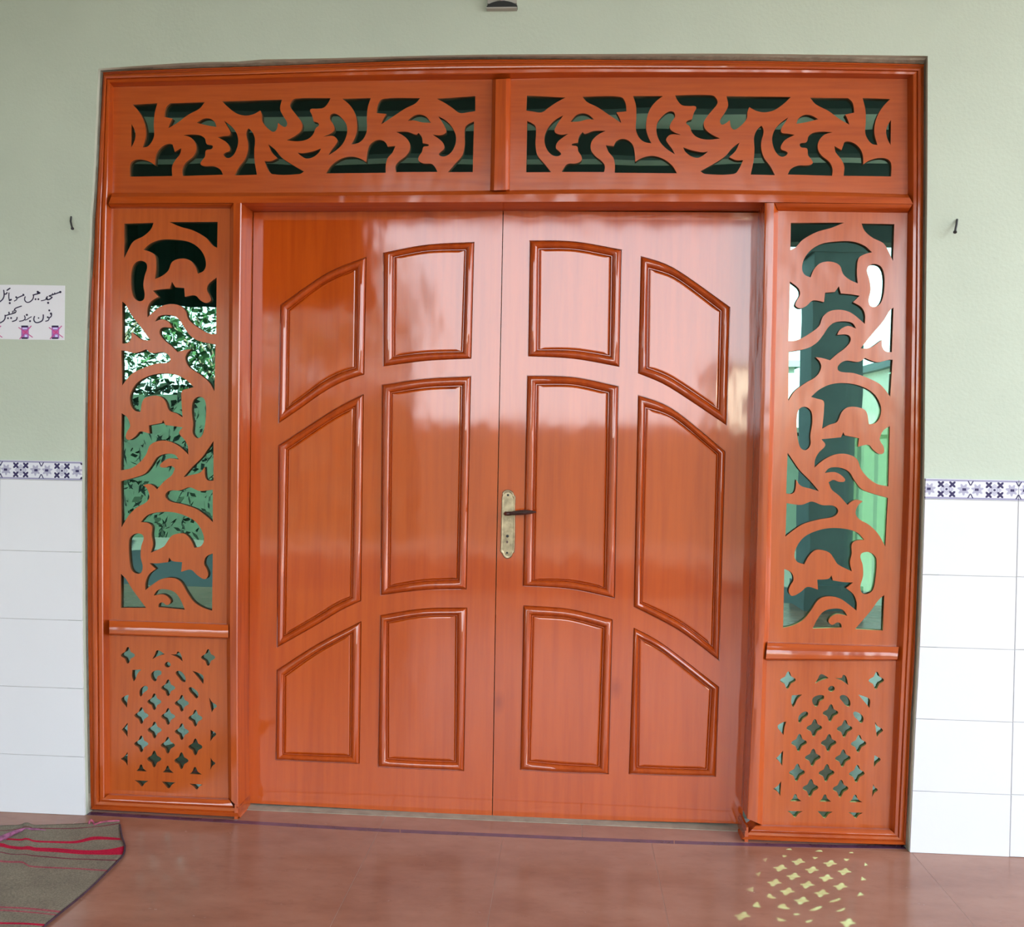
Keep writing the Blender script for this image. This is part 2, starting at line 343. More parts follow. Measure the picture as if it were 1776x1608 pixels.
# patterned border tiles ------------------------------------------------
def motif_mat():
    m, nt, b = newmat('blue_floral_border_glaze')
    N = nt.nodes.new; L = nt.links.new
    uv = N('ShaderNodeUVMap'); sp = N('ShaderNodeSeparateXYZ'); L(uv.outputs[0], sp.inputs[0])
    def mth(op, a, b_=0.0, c=None):
        n = N('ShaderNodeMath'); n.operation = op
        for i, v in enumerate((a, b_) if c is None else (a, b_, c)):
            if hasattr(v, 'is_linked'): L(v, n.inputs[i])
            else: n.inputs[i].default_value = v
        return n.outputs[0]
    U = sp.outputs[0]; V = sp.outputs[1]           # U in motif periods (0..n), V 0..1
    HW = 0.155 / 0.069                              # width/height of one motif
    fu = mth('FRACT', U); u = mth('MULTIPLY', mth('SUBTRACT', fu, 0.5), HW); v = mth('SUBTRACT', V, 0.5)   # u -1.12..1.12, v -.5...5
    au = mth('ABSOLUTE', u); av = mth('ABSOLUTE', v)
    def band_(x, c, w): return mth('LESS_THAN', mth('ABSOLUTE', mth('SUBTRACT', x, c)), w)
    # centre diamond rosette, dark corner leaves
    du = mth('SUBTRACT', au, 0.27); dv = mth('SUBTRACT', av, 0.235)
    cross1 = mth('MULTIPLY', mth('LESS_THAN', mth('ABSOLUTE', mth('SUBTRACT', du, dv)), 0.075), mth('LESS_THAN', mth('MAXIMUM', mth('ABSOLUTE', du), mth('ABSOLUTE', dv)), 0.145))
    cross2 = mth('MULTIPLY', mth('LESS_THAN', mth('ABSOLUTE', mth('ADD', du, dv)), 0.075), mth('LESS_THAN', mth('MAXIMUM', mth('ABSOLUTE', du), mth('ABSOLUTE', dv)), 0.145))
    r0 = mth('SQRT', mth('ADD', mth('MULTIPLY', u, u), mth('MULTIPLY', v, v)))
    core = mth('LESS_THAN', r0, 0.055)
    # side flower
    eu = mth('SUBTRACT', au, 0.80)
    fl = mth('SQRT', mth('ADD', mth('MULTIPLY', eu, eu), mth('MULTIPLY', v, v)))
    seed = mth('MULTIPLY', mth('LESS_THAN', mth('ABSOLUTE', mth('SUBTRACT', au, 0.83)), 0.09), mth('LESS_THAN', av, 0.06))
    arch = mth('LESS_THAN', mth('ABSOLUTE', mth('SUBTRACT', mth('SUBTRACT', 1.12, au), mth('MULTIPLY', mth('SUBTRACT', av, 0.19), 0.5))), 0.030)
    arch = mth('MULTIPLY', arch, mth('GREATER_THAN', av, 0.2)); arch = mth('MULTIPLY', arch, mth('LESS_THAN', av, 0.42))
    dark = mth('MAXIMUM', mth('MAXIMUM', cross1, cross2), mth('MAXIMUM', core, mth('MAXIMUM', seed, arch)))
    edge = band_(av, 0.43, 0.042)
    tx = N('ShaderNodeTexNoise'); tx.inputs['Scale'].default_value = 14; tx.inputs['Detail'].default_value = 2; L(uv.outputs[0], tx.inputs['Vector'])
    ang = mth('ARCTAN2', v, mth('ABSOLUTE', eu)); pet = mth('SINE', mth('MULTIPLY', ang, 7.0))
    petal = mth('MULTIPLY', mth('LESS_THAN', fl, mth('ADD', 0.235, mth('MULTIPLY', pet, 0.06))), 0.62)
    ros = mth('MULTIPLY', mth('LESS_THAN', mth('ADD', au, mth('MULTIPLY', av, 1.2)), 0.36), mth('ADD', 0.35, mth('MULTIPLY', mth('GREATER_THAN', mth('SINE', mth('MULTIPLY', r0, 55.0)), 0.2), 0.25)))
    light = mth('MAXIMUM', mth('MAXIMUM', petal, ros), mth('MULTIPLY', edge, 0.78))
    c1 = mix(nt, (0.64, 0.64, 0.69), (0.17, 0.15, 0.30), light, 'MIX'); c2 = mix(nt, c1, (0.018, 0.008, 0.075), dark, 'MIX')
    L(c2, b.inputs['Base Color']); b.inputs['Roughness'].default_value = 0.2
    return m
M['border'] = motif_mat()
def border_tile(x0, x1, e0, e1, u0, u1):
    z0, z1 = 1.1865, 1.255; bm = bmesh.new(); g = 0.0009; uvl = bm.loops.layers.uv.new('UVMap')
    q = [(x0 + g, z0 + g), (x1 - g, z0 + g), (x1 - g, z1), (x0 + g, z1)]
    if e0 is not None: q[0] = (e0[0], z0 + g); q[3] = (e0[1], z1)
    if e1 is not None: q[1] = (e1[0], z0 + g); q[2] = (e1[1], z1)
    prism(bm, q, YW - 0.0085, YW - 0.0005)
    for f in bm.faces:
        for l in f.loops: l[uvl].uv = (u0 + (l.vert.co.x - x0) / (x1 - x0) * (u1 - u0), (l.vert.co.z - z0) / (z1 - z0))
    bmobj('border_tile', bm, M['border'], wall)
eL = (edge_x(open_L, 1.1865) + -0.002, edge_x(open_L, 1.255) - 0.002); eR = (edge_x(open_R, 1.1865) + 0.002, edge_x(open_R, 1.255) + 0.002)
border_tile(-1.754, -1.452, None, eL, 0, 2); border_tile(1.452, 1.750, eR, None, 0.08, 2)
for k in range(5):
    border_tile(-1.754 - 0.31 * (k + 1), -1.754 - 0.31 * k, None, None, 0, 2); border_tile(1.750 + 0.31 * k, 1.750 + 0.31 * (k + 1), None, None, 0, 2)
# rough mortar between wall and frame
CT = [(174, 124), (330, 118), (500, 112.5), (700, 105), (870, 102), (1250, 104.5), (1400, 106.5), (1607, 111)]
CL = [(174, 124), (160.5, 360), (152.5, 600), (150.5, 800), (151, 1060), (153, 1240), (155, 1405)]
CR = [(1607, 111), (1605.5, 500), (1602.5, 740), (1601.5, 830), (1592, 1100), (1589, 1150), (1573, 1467)]
def mortar(O, I, n=26):
    n = len(O) - 1; o = [P(a, b, YW) for a, b in O]; i_ = [P(a, b, 0.006) for a, b in resample(I, n)]
    bm = bmesh.new(); ro = []
    for a, b in zip(o, i_):
        r = []
        for k in range(5):
            t = k / 4; p = a.lerp(b, t); j = abs(noise.noise(Vector((p.x * 14, k * 3.1, p.z * 14)))) * 0.006 * (1 if 0 < k < 4 else 0)
            r.append(bm.verts.new((p.x, max(p.y, -0.015) + j, p.z)))
        r.append(bm.verts.new((b.x, 0.05, b.z))); r.append(bm.verts.new((a.x, 0.05, a.z))); ro.append(r)
    for r, q in zip(ro, ro[1:]):
        for k in range(7): bm.faces.new((r[k], q[k], q[(k + 1) % 7], r[(k + 1) % 7]))
    bm.faces.new(ro[0]); bm.faces.new(ro[-1][::-1])
    bmobj('mortar_joint', bm, M['mortar'], wall)
mortar(open_L[::-1], CL); mortar(open_T, CT); mortar(open_R, CR)

# floor: large marble slabs, purple inlay strip --------------------------
floor = empty('floor', (0, 0, 0), 'brown polished marble floor slabs in front of the door', 'floor', kind='structure')
box('slab_bed', -6, 6, -5.2, 0.07, -0.12, -0.0004, M['joint'], floor)
xs = [-6, -4.2, -2.9, -1.43, -0.37, 0.06, 0.565, 1.432, 2.4, 3.5, 6]
ys = [-5.2, -3.6, -2.2, -0.9, -0.0365]
for j in range(len(ys) - 1):
    for i in range(len(xs) - 1):
        g = 0.0009
        if j < 3 and xs[i] == 0.06: continue
        x1 = xs[i + 1] if not (j < 3 and xs[i] == -0.37) else xs[i + 2]
        bm = bmesh.new(); bx(bm, xs[i] + g, x1 - g, ys[j] + g, ys[j + 1] - g, -0.03, 0.0); bmobj('floor_slab', bm, M['marble'], floor)
# slabs under the frame line
for a, b in ((-6, -1.43), (1.432, 6)): box('floor_slab', a, b, -0.0365, YW, -0.03, 0.0, M['marble'], floor)
for a, b in ((-0.888, -0.372), (-0.370, 0.33), (0.332, 0.893)): box('floor_slab', a + 0.0005, b - 0.0005, -0.036, 0.075, -0.03, 0.0, M['marble'], floor)
box('floor_slab', -1.43, -0.889, -0.036, 0.0, -0.03, 0.0, M['marble'], floor); box('floor_slab', 0.894, 1.432, -0.036, 0.0, -0.03, 0.0, M['marble'], floor)
SL = [(151, 1411), (300, 1419.5), (400, 1425), (640, 1439), (870, 1449), (1100, 1458.5), (1340, 1466), (1577, 1470)]
sl = resample(SL, 42)
for i0, i1 in ((0, 16), (16, 30), (30, 42)):
    bm = bmesh.new(); rr = []
    for k in range(i0, i1 + 1):
        px_ = sl[k][0] + (0.7 if k == i0 and i0 else 0) - (0.7 if k == i1 and i1 < 42 else 0)
        u_, d_ = FL(px_, sl[k][1] - 2.4), FL(px_, sl[k][1] + 2.6)
        rr.append([bm.verts.new((u_.x, u_.y, .0009)), bm.verts.new((d_.x, d_.y, .0009)), bm.verts.new((d_.x, d_.y, -.002)), bm.verts.new((u_.x, u_.y, -.002))])
    for a, b in zip(rr, rr[1:]):
        for k in range(4): bm.faces.new((a[k], b[k], b[(k + 1) % 4], a[(k + 1) % 4]))
    bm.faces.new(rr[0]); bm.faces.new(rr[-1][::-1]); bmobj('inlay_strip', bm, M['strip'], floor)
box('threshold', -0.89, 0.90, 0.0755, 0.30, -0.03, 0.0015, M['threshold'], floor)
# porch shell
E_ = box('ceiling', -4.1, 3.7, -5.3, YW, 3.70, 3.85, M['ceiling']); tag(E_, 'flat porch ceiling above the door wall', 'ceiling', kind='structure')
for k, y in enumerate((-0.9, -1.8, -2.7, -3.6, -4.4)):
    tag(box('trim_%d' % (k + 1), -4.1, 3.7, y - 0.05, y + 0.05, 3.52, 3.70, M['beam']), 'dark ceiling joist number %d from the door wall' % (k + 1), 'beam', kind='structure')
tag(box('trim_6', -4.1, 3.7, -5.2, -4.95, 3.46, 3.70, M['beam']), 'front porch beam carried by the columns', 'beam', kind='structure')
tag(box('wall_left', -4.3, -4.1, -5.2, 4.4, -0.12, 5.3, M['plaster']), 'end wall closing the porch on the left', 'wall', kind='structure')
yard = box('floor_yard', -40, 40, -60, -5.2, -0.30, -0.16, M['yard']); tag(yard, 'paved yard beyond the porch', 'ground', kind='structure')
tag(box('trim_8', 2.1, 3.7, -5.18, -4.97, 3.22, 3.46, M['beam']), 'added dark beam over the grey porch column, blocking sky from the right glass', 'beam', kind='structure')  # added only to keep the top of the right sidelight's reflection dark
def column(x, w, label):
    c = empty('porch_column', (x, -5.05, 0), label, 'column')
    box('base', x - w / 2 - 0.04, x + w / 2 + 0.04, -5.05 - w / 2 - 0.04, -5.05 + w / 2 + 0.04, -0.005, 0.22, M['column'], c)
    box('shaft', x - w / 2, x + w / 2, -5.05 - w / 2, -5.05 + w / 2, 0.22, 3.10, M['column'], c)
    box('capital', x - w / 2 - 0.03, x + w / 2 + 0.03, -5.05 - w / 2 - 0.03, -5.05 + w / 2 + 0.03, 3.10, 3.22, M['column'], c)
column(2.55, 0.42, 'square grey porch column opposite the right sidelight')
# awning cloth added over the left bay to darken the glass reflection
bm = bmesh.new(); rows = []
for i in range(61):
    x = -4.08 + i * (2.6 / 60); f = 0.02 * math.sin(i * 1.3)
    rows.append([bm.verts.new((x, -4.70 + f * (0.3 + t), 3.46 - 0.90 * t)) for t in (0, .33, .66, 1)])
for a, b in zip(rows, rows[1:]):
    for k in range(3): bm.faces.new((a[k], b[k], b[k + 1], a[k + 1]))
bmesh.ops.solidify(bm, geom=bm.faces[:], thickness=0.006)
aw = bmobj('blocker', bm, M['dark_cloth']); tag(aw, 'dark green cloth awning added below the left porch beam to keep sky out of the reflections', 'blocker')

# yard: wall, trees, houses (seen mirrored in the green glass)
yw_ = empty('yard_wall', (0, -12, -0.16), 'dark rendered boundary wall across the yard', 'wall', kind='structure')
box('wall_body', -30, 30, -12.2, -12.0, -0.16, 1.75, M['yardwall'], yw_); box('coping', -30, 30, -12.26, -11.94, 1.75, 1.84, M['yard'], yw_)
def tree(x, y, h, r, label, n=2600):
    t = empty('tree', (x, y, -0.16), label, 'tree', 'yard trees')
    bm = bmesh.new(); tube(bm, [(x, y, -0.16), (x + .05, y, h * .3), (x - .08, y, h * .55), (x, y, h * .8)], [0.16, 0.12, 0.09, 0.04])
    for k in range(7):
        a = k * 0.9; tube(bm, [(x, y, h * .45), (x + math.cos(a) * r * .4, y + math.sin(a) * r * .4, h * .65), (x + math.cos(a) * r * .75, y + math.sin(a) * r * .75, h * .8)], [0.06, 0.04, 0.015], 6)
    bmobj('trunk', bm, M['bark'], t)
    bm = bmesh.new()
    for k in range(n):
        d = Vector((random.gauss(0, 1), random.gauss(0, 1), random.gauss(0, 1))).normalized() * (random.random() ** 0.4)
        cl = 1 + 0.35 * noise.noise(d * 2.5 + Vector((x, y, 0)))
        p = Vector((x, y, h * 0.68)) + Vector((d.x * r * cl, d.y * r * cl, d.z * h * 0.38 * cl))
        s = random.uniform(0.05, 0.11); u = Vector((random.gauss(0, 1), random.gauss(0, 1), random.gauss(0, 1))).normalized(); w = u.orthogonal().normalized()
        v = [bm.verts.new(p + u * s), bm.verts.new(p + w * s * .5), bm.verts.new(p - u * s), bm.verts.new(p - w * s * .5)]; bm.faces.new(v)
    me = bpy.data.meshes.new('crown'); bm.to_mesh(me); bm.free(); o = link('crown', me, M['leaf'], t); o['kind'] = 'stuff'
tree(-6.2, -14.2, 4.6, 1.7, 'leafy green tree behind the left yard wall')
tree(-5.3, -19.0, 6.2, 2.2, 'dense rounded tree further back in the left yard', 5200)
tree(-11.6, -18.6, 6.0, 2.3, 'broad tree at the far left of the yard', 3200)
tree(8.4, -17.0, 2.4, 1.0, 'low bush by the cream house', 1500)
hb = bmesh.new(); hx = Vector((-6.0, -11.4, 0))
for k in range(5200):
    p = Vector((random.uniform(-10.5, -2.2), random.uniform(-11.75, -11.05), random.uniform(-0.1, 2.38) + 0.07 * math.sin(k)))
    sz = random.uniform(0.05, 0.10); u = Vector((random.gauss(0, 1), random.gauss(0, 1), random.gauss(0, 1))).normalized(); w = u.orthogonal().normalized()
    hb.faces.new([hb.verts.new(p + u * sz), hb.verts.new(p + w * sz * .6), hb.verts.new(p - u * sz), hb.verts.new(p - w * sz * .6)])
bx(hb, -10.4, -2.3, -11.6, -11.2, -0.16, 2.15)
me = bpy.data.meshes.new('hedge'); hb.to_mesh(me); hb.free(); hg = empty('hedge', (-6.4, -11.4, -0.16), 'clipped dark green hedge in front of the left yard wall', 'hedge')
o = link('foliage', me, M['hedge'], hg); o['kind'] = 'stuff'
def house(x0, x1, y0, h, label, wins):
    b = empty('house', ((x0 + x1) / 2, y0, -0.16), label, 'house')
    box('wall', x0, x1, y0 - 5, y0, -0.16, h, M['cream'], b); box('roof', x0 - .2, x1 + .2, y0 - 5.2, y0 + .2, h, h + .22, M['column'], b)
    for wx0, wx1, z0, z1 in wins:
        w = box('window', wx0, wx1, y0, y0 + 0.05, z0, z1, M['column'], b); box('pane', wx0 + .06, wx1 - .06, y0 + 0.05, y0 + 0.06, z0 + .06, z1 - .06, M['pane'], w)
house(9.2, 14.0, -22, 3.9, 'cream flat roofed house on the right beyond the yard', [(9.8, 11.0, 1.4, 3.0), (12.0, 13.2, 1.4, 3.0)])
house(5.2, 7.2, -26, 4.1, 'narrow cream outbuilding beyond the yard', [(5.6, 6.4, 2.6, 3.4)])

# hall behind the door (seen dimly through the glass)
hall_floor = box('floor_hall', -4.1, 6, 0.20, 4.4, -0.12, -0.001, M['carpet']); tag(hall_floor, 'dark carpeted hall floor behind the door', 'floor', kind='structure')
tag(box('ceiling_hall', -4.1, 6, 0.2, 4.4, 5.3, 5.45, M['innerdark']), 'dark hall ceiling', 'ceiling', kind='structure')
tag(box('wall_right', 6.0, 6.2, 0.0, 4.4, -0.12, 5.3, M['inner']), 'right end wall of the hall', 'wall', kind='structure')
def arch(cx, w, z0, zs, rise, n=14):
    p = [(cx - w / 2, z0)]
    for k in range(n + 1):
        a = math.pi - math.pi * k / n; p.append((cx + math.cos(a) * w / 2, zs + math.sin(a) * rise))
    p.append((cx + w / 2, z0)); return p
aw_ = arch(2.92, 0.86, 0.35, 1.62, 0.42)
cw = [(2.83, 4.10), (3.27, 4.10), (3.27, 5.05), (2.83, 5.05)]  # unseen high opening, added and sized to pass sun onto the right sidelight
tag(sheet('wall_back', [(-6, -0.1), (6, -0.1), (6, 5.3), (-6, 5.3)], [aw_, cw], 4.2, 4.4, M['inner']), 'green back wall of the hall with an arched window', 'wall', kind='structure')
ring = [(x, z) for x, z in aw_]
o_ = [(2.92 + (x - 2.92) * 1.16, 0.35 + (z - 0.35) * 1.05 - (0.05 if z < 0.4 else 0)) for x, z in aw_]
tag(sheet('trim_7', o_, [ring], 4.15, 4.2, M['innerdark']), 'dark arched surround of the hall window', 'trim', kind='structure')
bm = bmesh.new(); rows = []
for i in range(49):
    x = 2.38 + i * (1.06 / 48)
    rows.append([bm.verts.new((x, 4.08 + 0.025 * math.sin(i * 1.15), z)) for z in (0.30, 1.0, 1.98)])
for a, b in zip(rows, rows[1:]):
    for k in range(2): bm.faces.new((a[k], b[k], b[k + 1], a[k + 1]))
bmesh.ops.solidify(bm, geom=bm.faces[:], thickness=0.004)
tag(bmobj('curtain', bm, M['curtain'], smooth=True), 'pale yellow green curtain on the arched hall window', 'curtain')
for k in range(3):
    rr = 0.05
    bm = bmesh.new(); bx(bm, 1.9 + 0.02 * k, 2.9 - 0.03 * k, 2.6, 3.2, 0.0 + k * 0.12, 0.11 + k * 0.12)
    bmesh.ops.bevel(bm, geom=bm.edges[:], offset=0.03, segments=2, affect='EDGES')
    tag(bmobj('rolled_mat', bm, M['carpet']), ['lowest', 'middle', 'topmost'][k] + ' of three folded dark mats stacked in the hall', 'mat', 'folded mats in the hall')

# ================================================================== DOOR FRAME
FR = empty('door_frame', (0, 0, 0), 'varnished reddish wooden door surround with carved green glass sidelights and transom', 'door frame')
YP = 0.030
# panel boundaries (pixels where the moulding meets the recessed panel)
TLb = dict(tl=(197, 151), tr=(853.6, 139), br=(850, 330.5), bl=(195, 334.5))
casing = [(0, .010), (0.03, .001), (.10, 0), (.14, .005), (.19, .005), (.24, -.003), (.34, -.005), (.44, -.003), (.49, .003), (.53, -.001), (.68, 0), (.73, .003), (.78, .012), (1, YP)]
IL = [(197, 151), (195, 334.5), (193, 380), (191.2, 600), (190, 800), (189.4, 950), (189.5, 1100), (190.5, 1376)]
IT = [(197, 151), (375, 147), (550, 142), (700, 139.5), (850, 138), (1000, 135), (1220, 134.5), (1400, 135), (1573.6, 137)]
IR = [(1573.6, 137), (1574.5, 330), (1573.5, 400), (1569, 740), (1565, 900), (1557, 1090), (1554, 1150), (1542, 1437)]
band('casing', CL, IL, 0, YP, casing, 0.09, M['frame'], FR, n=40)
band('casing', CR, IR, 0, YP, casing, 0.09, M['frame'], FR, n=40)
band('casing', CT, IT, 0, YP, casing, 0.09, M['frame_h'], FR, n=40)
bcas = [(0, .004), (0.06, -.010), (.22, -.012), (.28, -.005), (.34, -.008), (.50, -.006), (.55, 0), (.62, -.002), (.75, .001), (.90, .007), (.95, .014), (1, YP)]
band('casing', [(155, 1405), (285, 1412), (417, 1419)], [(190.5, 1376), (300, 1381), (396, 1384.5)], 0, YP, bcas, 0.09, M['frame_h'], FR)
band('casing', [(1286, 1457.5), (1430, 1463), (1573, 1467)], [(1313, 1430), (1430, 1433.5), (1542, 1437)], 0, YP, bcas, 0.09, M['frame_h'], FR)
# mullion and rails
mul = [(0, YP), (.06, .022), (.13, .010), (.17, .006), (.20, 0), (.75, 0), (.78, .006), (.84, .010), (.94, .022), (1, YP)]
band('mullion', [(853.6, 138), (851.8, 240), (850, 330.5)], [(886, 136), (885, 240), (884, 329)], YP, YP, mul, 0.09, M['frame'], FR)
band('transom_rail', [(195, 334.5), (500, 334), (850, 330.5), (1000, 328.5), (1220, 329), (1400, 332), (1574.5, 337)],
     [(188, 354), (419, 352.5), (870, 351), (1150, 350.5), (1327, 351.5), (1584, 354.5)], YP, 0,
     [(0, YP), (.1, .024), (.2, .012), (.27, .006), (.34, 0), (.96, 0), (1, .003)], 0.165, M['frame_h'], FR, n=30)
post = [(0, YP), (.12, .022), (.2, .010), (.27, .005), (.32, 0), (.9, 0), (1, .003)]
band('post', [(399, 352), (397.6, 500), (395.5, 740), (394, 900), (393, 1107), (396, 1384.5)], [(419, 352), (417, 500), (415, 700), (412.5, 1000), (412, 1200), (413, 1400)], YP, 0, post, 0.165, M['frame'], FR, n=24)
band('post', [(1350, 352), (1347.5, 500), (1342, 740), (1338, 900), (1334, 1090), (1330, 1150), (1322, 1431)], [(1326.5, 352), (1324, 500), (1319.5, 700), (1311.5, 1000), (1306, 1200), (1296, 1420)], YP, 0, post, 0.165, M['frame'], FR, n=24)
bead = [(0, 0), (.25, .004), (.5, .010), (.8, .020), (1, YP)]
band('bead', [(188, 354), (402, 353)], [(193, 361.5), (398.5, 361.5)], 0, YP, bead, 0.06, M['frame_h'], FR)
band('bead', [(1344, 352), (1582, 354.5)], [(1350, 366), (1574, 369.5)], 0, YP, bead, 0.06, M['frame_h'], FR)
mr = [(0, YP), (.04, .014), (.08, .008), (.25, .0035), (.40, .001), (.46, -.001), (.88, -.001), (.93, .006), (1, YP)]
band('mid_rail', [(189.5, 1075), (290, 1078), (396, 1082)], [(189.5, 1102), (290, 1105.5), (396, 1109)], YP, YP, mr, 0.06, M['frame_h'], FR)
band('mid_rail', [(1331, 1113.5), (1440, 1117), (1559, 1120.5)], [(1328, 1146), (1440, 1146.5), (1556, 1146.5)], YP, YP, mr, 0.06, M['frame_h'], FR)
# base mouldings that return into the doorway
def base_return(x0, x1, y0, y1):
    bm = bmesh.new()
    for a, b, z0, z1 in ((0.0, 1.0, 0, .030), (.12, .9, .030, .038), (.0, .55, .038, .050)):
        s = (x1 - x0); bx(bm, x0, x0 + s * b, y0 + a * 0.004, y1, z0, z1)
    bmobj('base_moulding', bm, M['frame_h'], FR)
base_return(-0.896, -0.884, -0.010, 0.119); base_return(0.897, 0.885, -0.010, 0.119)

# fretwork ----------------------------------------------------------------
def cv(s, sc, ox, oy): return [(x / sc + ox, y / sc + oy) for x, y in trace(s)]
T1 = ["355,450c 545,440c 524,520 518,610 520,690 500,740 470,772 434,780c 456,700 455,630 435,560 400,500",
 "346,600c 370,645 377,690 365,740 344,780c",
 "335,1005c 338,910 370,878 430,874 490,892 527,918c 532,850 560,795 610,758 658,755 668,778 680,815c 730,785c 720,830 682,880 658,930 660,1000c",
 "645,440c 910,432c 870,480 780,530 700,590 630,632c 645,590 662,558c 600,545c 605,500 618,465",
 "848,590c 900,560 950,558 988,585 1000,622c 940,612 895,602",
 "745,685c 820,680 880,688 912,712 925,755 970,765 963,792 920,802 912,850 885,885 878,910 910,924 980,925 1030,950 1050,990c 740,1000c 738,950 762,900 820,850 845,800 838,745 800,702",
 "1060,575c 1110,612 1150,660 1168,720 1160,780 1130,840 1090,862 1055,838 1070,820 1100,808 1103,780 1075,738 1010,702c 1060,692 1098,688 1108,668 1098,640 1080,610",
 "1045,425c 1505,412c 1490,480 1510,530 1545,590 1532,622 1500,610 1475,590c 1465,640 1440,660 1410,645 1375,612 1352,575 1350,530 1338,495c 1290,522 1230,535 1160,520 1090,470",
 "1245,635 1262,645 1282,670 1297,720 1292,800 1294,880 1312,990c 1140,995c 1175,930 1220,870 1243,800 1243,740 1230,680",
 "1400,755c 1450,795 1500,855 1580,910 1675,965c 1640,985 1430,985 1395,945 1370,885c 1420,885 1470,862c 1425,815"]
T2 = ["-14,725c 46,695 95,655 108,608 92,570 50,515 14,465 22,430 55,404 325,400c 305,440 270,475 215,482 168,488 182,530 195,580c 230,592 235,612 212,630 190,680 150,715 80,732",
 "70,820c 110,825 190,810 252,788c 235,820 190,855 140,866 100,845",
 "320,560 330,525 370,522 418,560 450,612 450,680 420,750 370,800 310,840c 332,800 370,750 378,722 345,692 270,696c 328,672 355,642 345,600",
 "415,405c 635,400c 612,470 605,560 605,650 582,708 540,745 485,757c 510,710 528,650 525,560 500,490 460,440",
 "290,980c 330,920 400,870 480,850 555,866 600,893c 608,820 625,765 665,730 710,722 748,740 765,775c 825,768c 800,822 765,862 750,920 750,975c",
 "680,515c 690,450 728,406 1015,400c 980,440 900,480 810,540 715,602c 732,560 755,522c",
 "920,575c 960,540 1010,526 1060,542 1098,590c 1030,587 970,572",
 "830,660c 920,660 985,682 1003,668c 1028,700 1035,748c 1078,756 1080,768 1040,776 1030,812 1005,850 1002,880 1040,903 1110,910 1150,968c 830,970c 825,925 850,888 900,850 935,800 932,740 890,692",
 "1155,540c 1210,570 1260,622 1290,690 1285,760 1250,822 1200,850 1160,836 1172,815 1200,788 1195,750 1165,718 1110,680c 1170,686 1216,663 1205,620 1180,578",
 "1145,405c 1440,385c 1440,500c 1390,508 1320,515 1270,480 1210,440",
 "1430,580c 1420,970c 1230,970c 1280,910 1340,840 1358,760 1358,680 1364,622 1392,597"]
holesTL = [cv(s, 4.44, 150, 80) for s in T1] + [cv(s, 4.44, 500, 80) for s in T2]
HT = hom([(227.7, 182), (824.3, 166.7), (820, 298.5), (225.5, 306.4)], [(1546.6, 172.3), (914, 165.6), (912.5, 298.7), (1545.5, 306)])
holesTR = [[HT(p) for p in h] for h in holesTL]
S1 = ["150,118c 365,112c 345,160 290,210 215,250 180,310 150,370c",
 "480,106c 835,105c 832,295c 800,278 750,222 660,170 560,140",
 "290,310c 340,265 420,236 520,235 620,250 690,290 735,350 750,420 732,465 690,485c 670,430 628,385 560,375 500,400 475,460 430,500 375,525c 382,470 384,420 375,350 340,325",
 "270,390 308,405 318,440 300,500 290,570 300,640 288,680 250,685 215,650 200,560 205,460 228,408",
 "360,610c 420,600 485,595c 500,545c 525,585c 590,590c 595,655c 670,645 710,682 750,700 785,682 778,648 757,605 768,562 828,513c 825,930c 770,925 690,880 620,820 600,760 558,720 490,708 420,725 370,760 320,805c 320,740 345,690 402,655c",
 "135,690c 160,712 200,785 270,875 342,975c 280,970 205,915c 200,960 178,992 135,998c",
 "375,838c 400,800 450,788 520,797 560,830 590,880 635,940 700,980 820,1005c 812,1350c 770,1280 700,1222 625,1170 598,1110 610,1070 638,1040c 595,1045 540,1060c 500,1020 440,970 408,920 425,883 500,882c 480,845 430,820",
 "128,1050c 150,1050 220,1068 262,1060 310,1040c 350,1068 440,1062 487,1100 478,1135 380,1147 280,1182 200,1225 135,1305c",
 "660,1318c 620,1330 575,1345 570,1400 572,1460 578,1540c 530,1510 480,1490 450,1420 410,1385 340,1385 290,1410 268,1500c 225,1490 195,1440 195,1370 240,1290 320,1240 420,1218 520,1225 600,1262",
 "655,1420 690,1390 732,1400 750,1450 747,1560 735,1634 715,1682 680,1692 652,1654 655,1590 645,1490",
 "130,1510c 170,1538 192,1590 190,1614 166,1654 163,1694 190,1706 235,1676 265,1644 335,1659c 330,1599c 425,1582c 436,1560c 450,1596c 580,1614c 552,1654 592,1704 617,1754 620,1814c 590,1784 540,1744 470,1714 400,1714 340,1744 310,1814 260,1874 200,1914 125,1929c",
 "125,2009c 220,1984 300,1954 350,1894 390,1834 450,1809 520,1814 550,1849c 480,1842 430,1869 412,1900 450,1909 490,1896 522,1914c 500,1964 450,2004 390,2069c 365,2044 330,2029 290,2039c 320,2069 335,2124 310,2164 240,2204 180,2264 130,2349c",
 "805,1714c 805,2004c 765,2004 745,1979 740,1904c 710,1944 640,1964 585,1979c 640,1914 720,1834 770,1764",
 "450,2114 480,2079 560,2076 630,2054 700,2080 800,2072c 800,2309c 750,2264 680,2214 580,2179 480,2154",
 "270,2309c 320,2259 400,2237 500,2236 590,2259 670,2304 720,2374 735,2444 712,2486 665,2499c 640,2444 600,2399 560,2392 500,2409 465,2454 440,2489 345,2534c 360,2474 350,2404 353,2344 325,2316",
 "185,2444 205,2409 245,2392 285,2404 292,2434 275,2484 270,2564 285,2634 275,2679 245,2689 205,2664 188,2584",
 "335,2612c 400,2612 470,2604c 480,2569c 500,2594 575,2604c 568,2674c 640,2659 680,2694 740,2729 765,2699 755,2654 735,2614 750,2564 800,2539c 795,2959c 730,2939 660,2894 610,2824 560,2744 500,2719 420,2729 350,2774 305,2809c 305,2754 330,2694 380,2654c",
 "125,2689c 160,2724 210,2804 310,2939c 125,2939c",
 "365,2849c 395,2809 450,2802 520,2824 560,2874 595,2952c 400,2934c 405,2909 430,2899 465,2919 490,2894 470,2859 430,2839"]
holesSL = [cv(s, 4.2325, 180, 360) for s in S1]
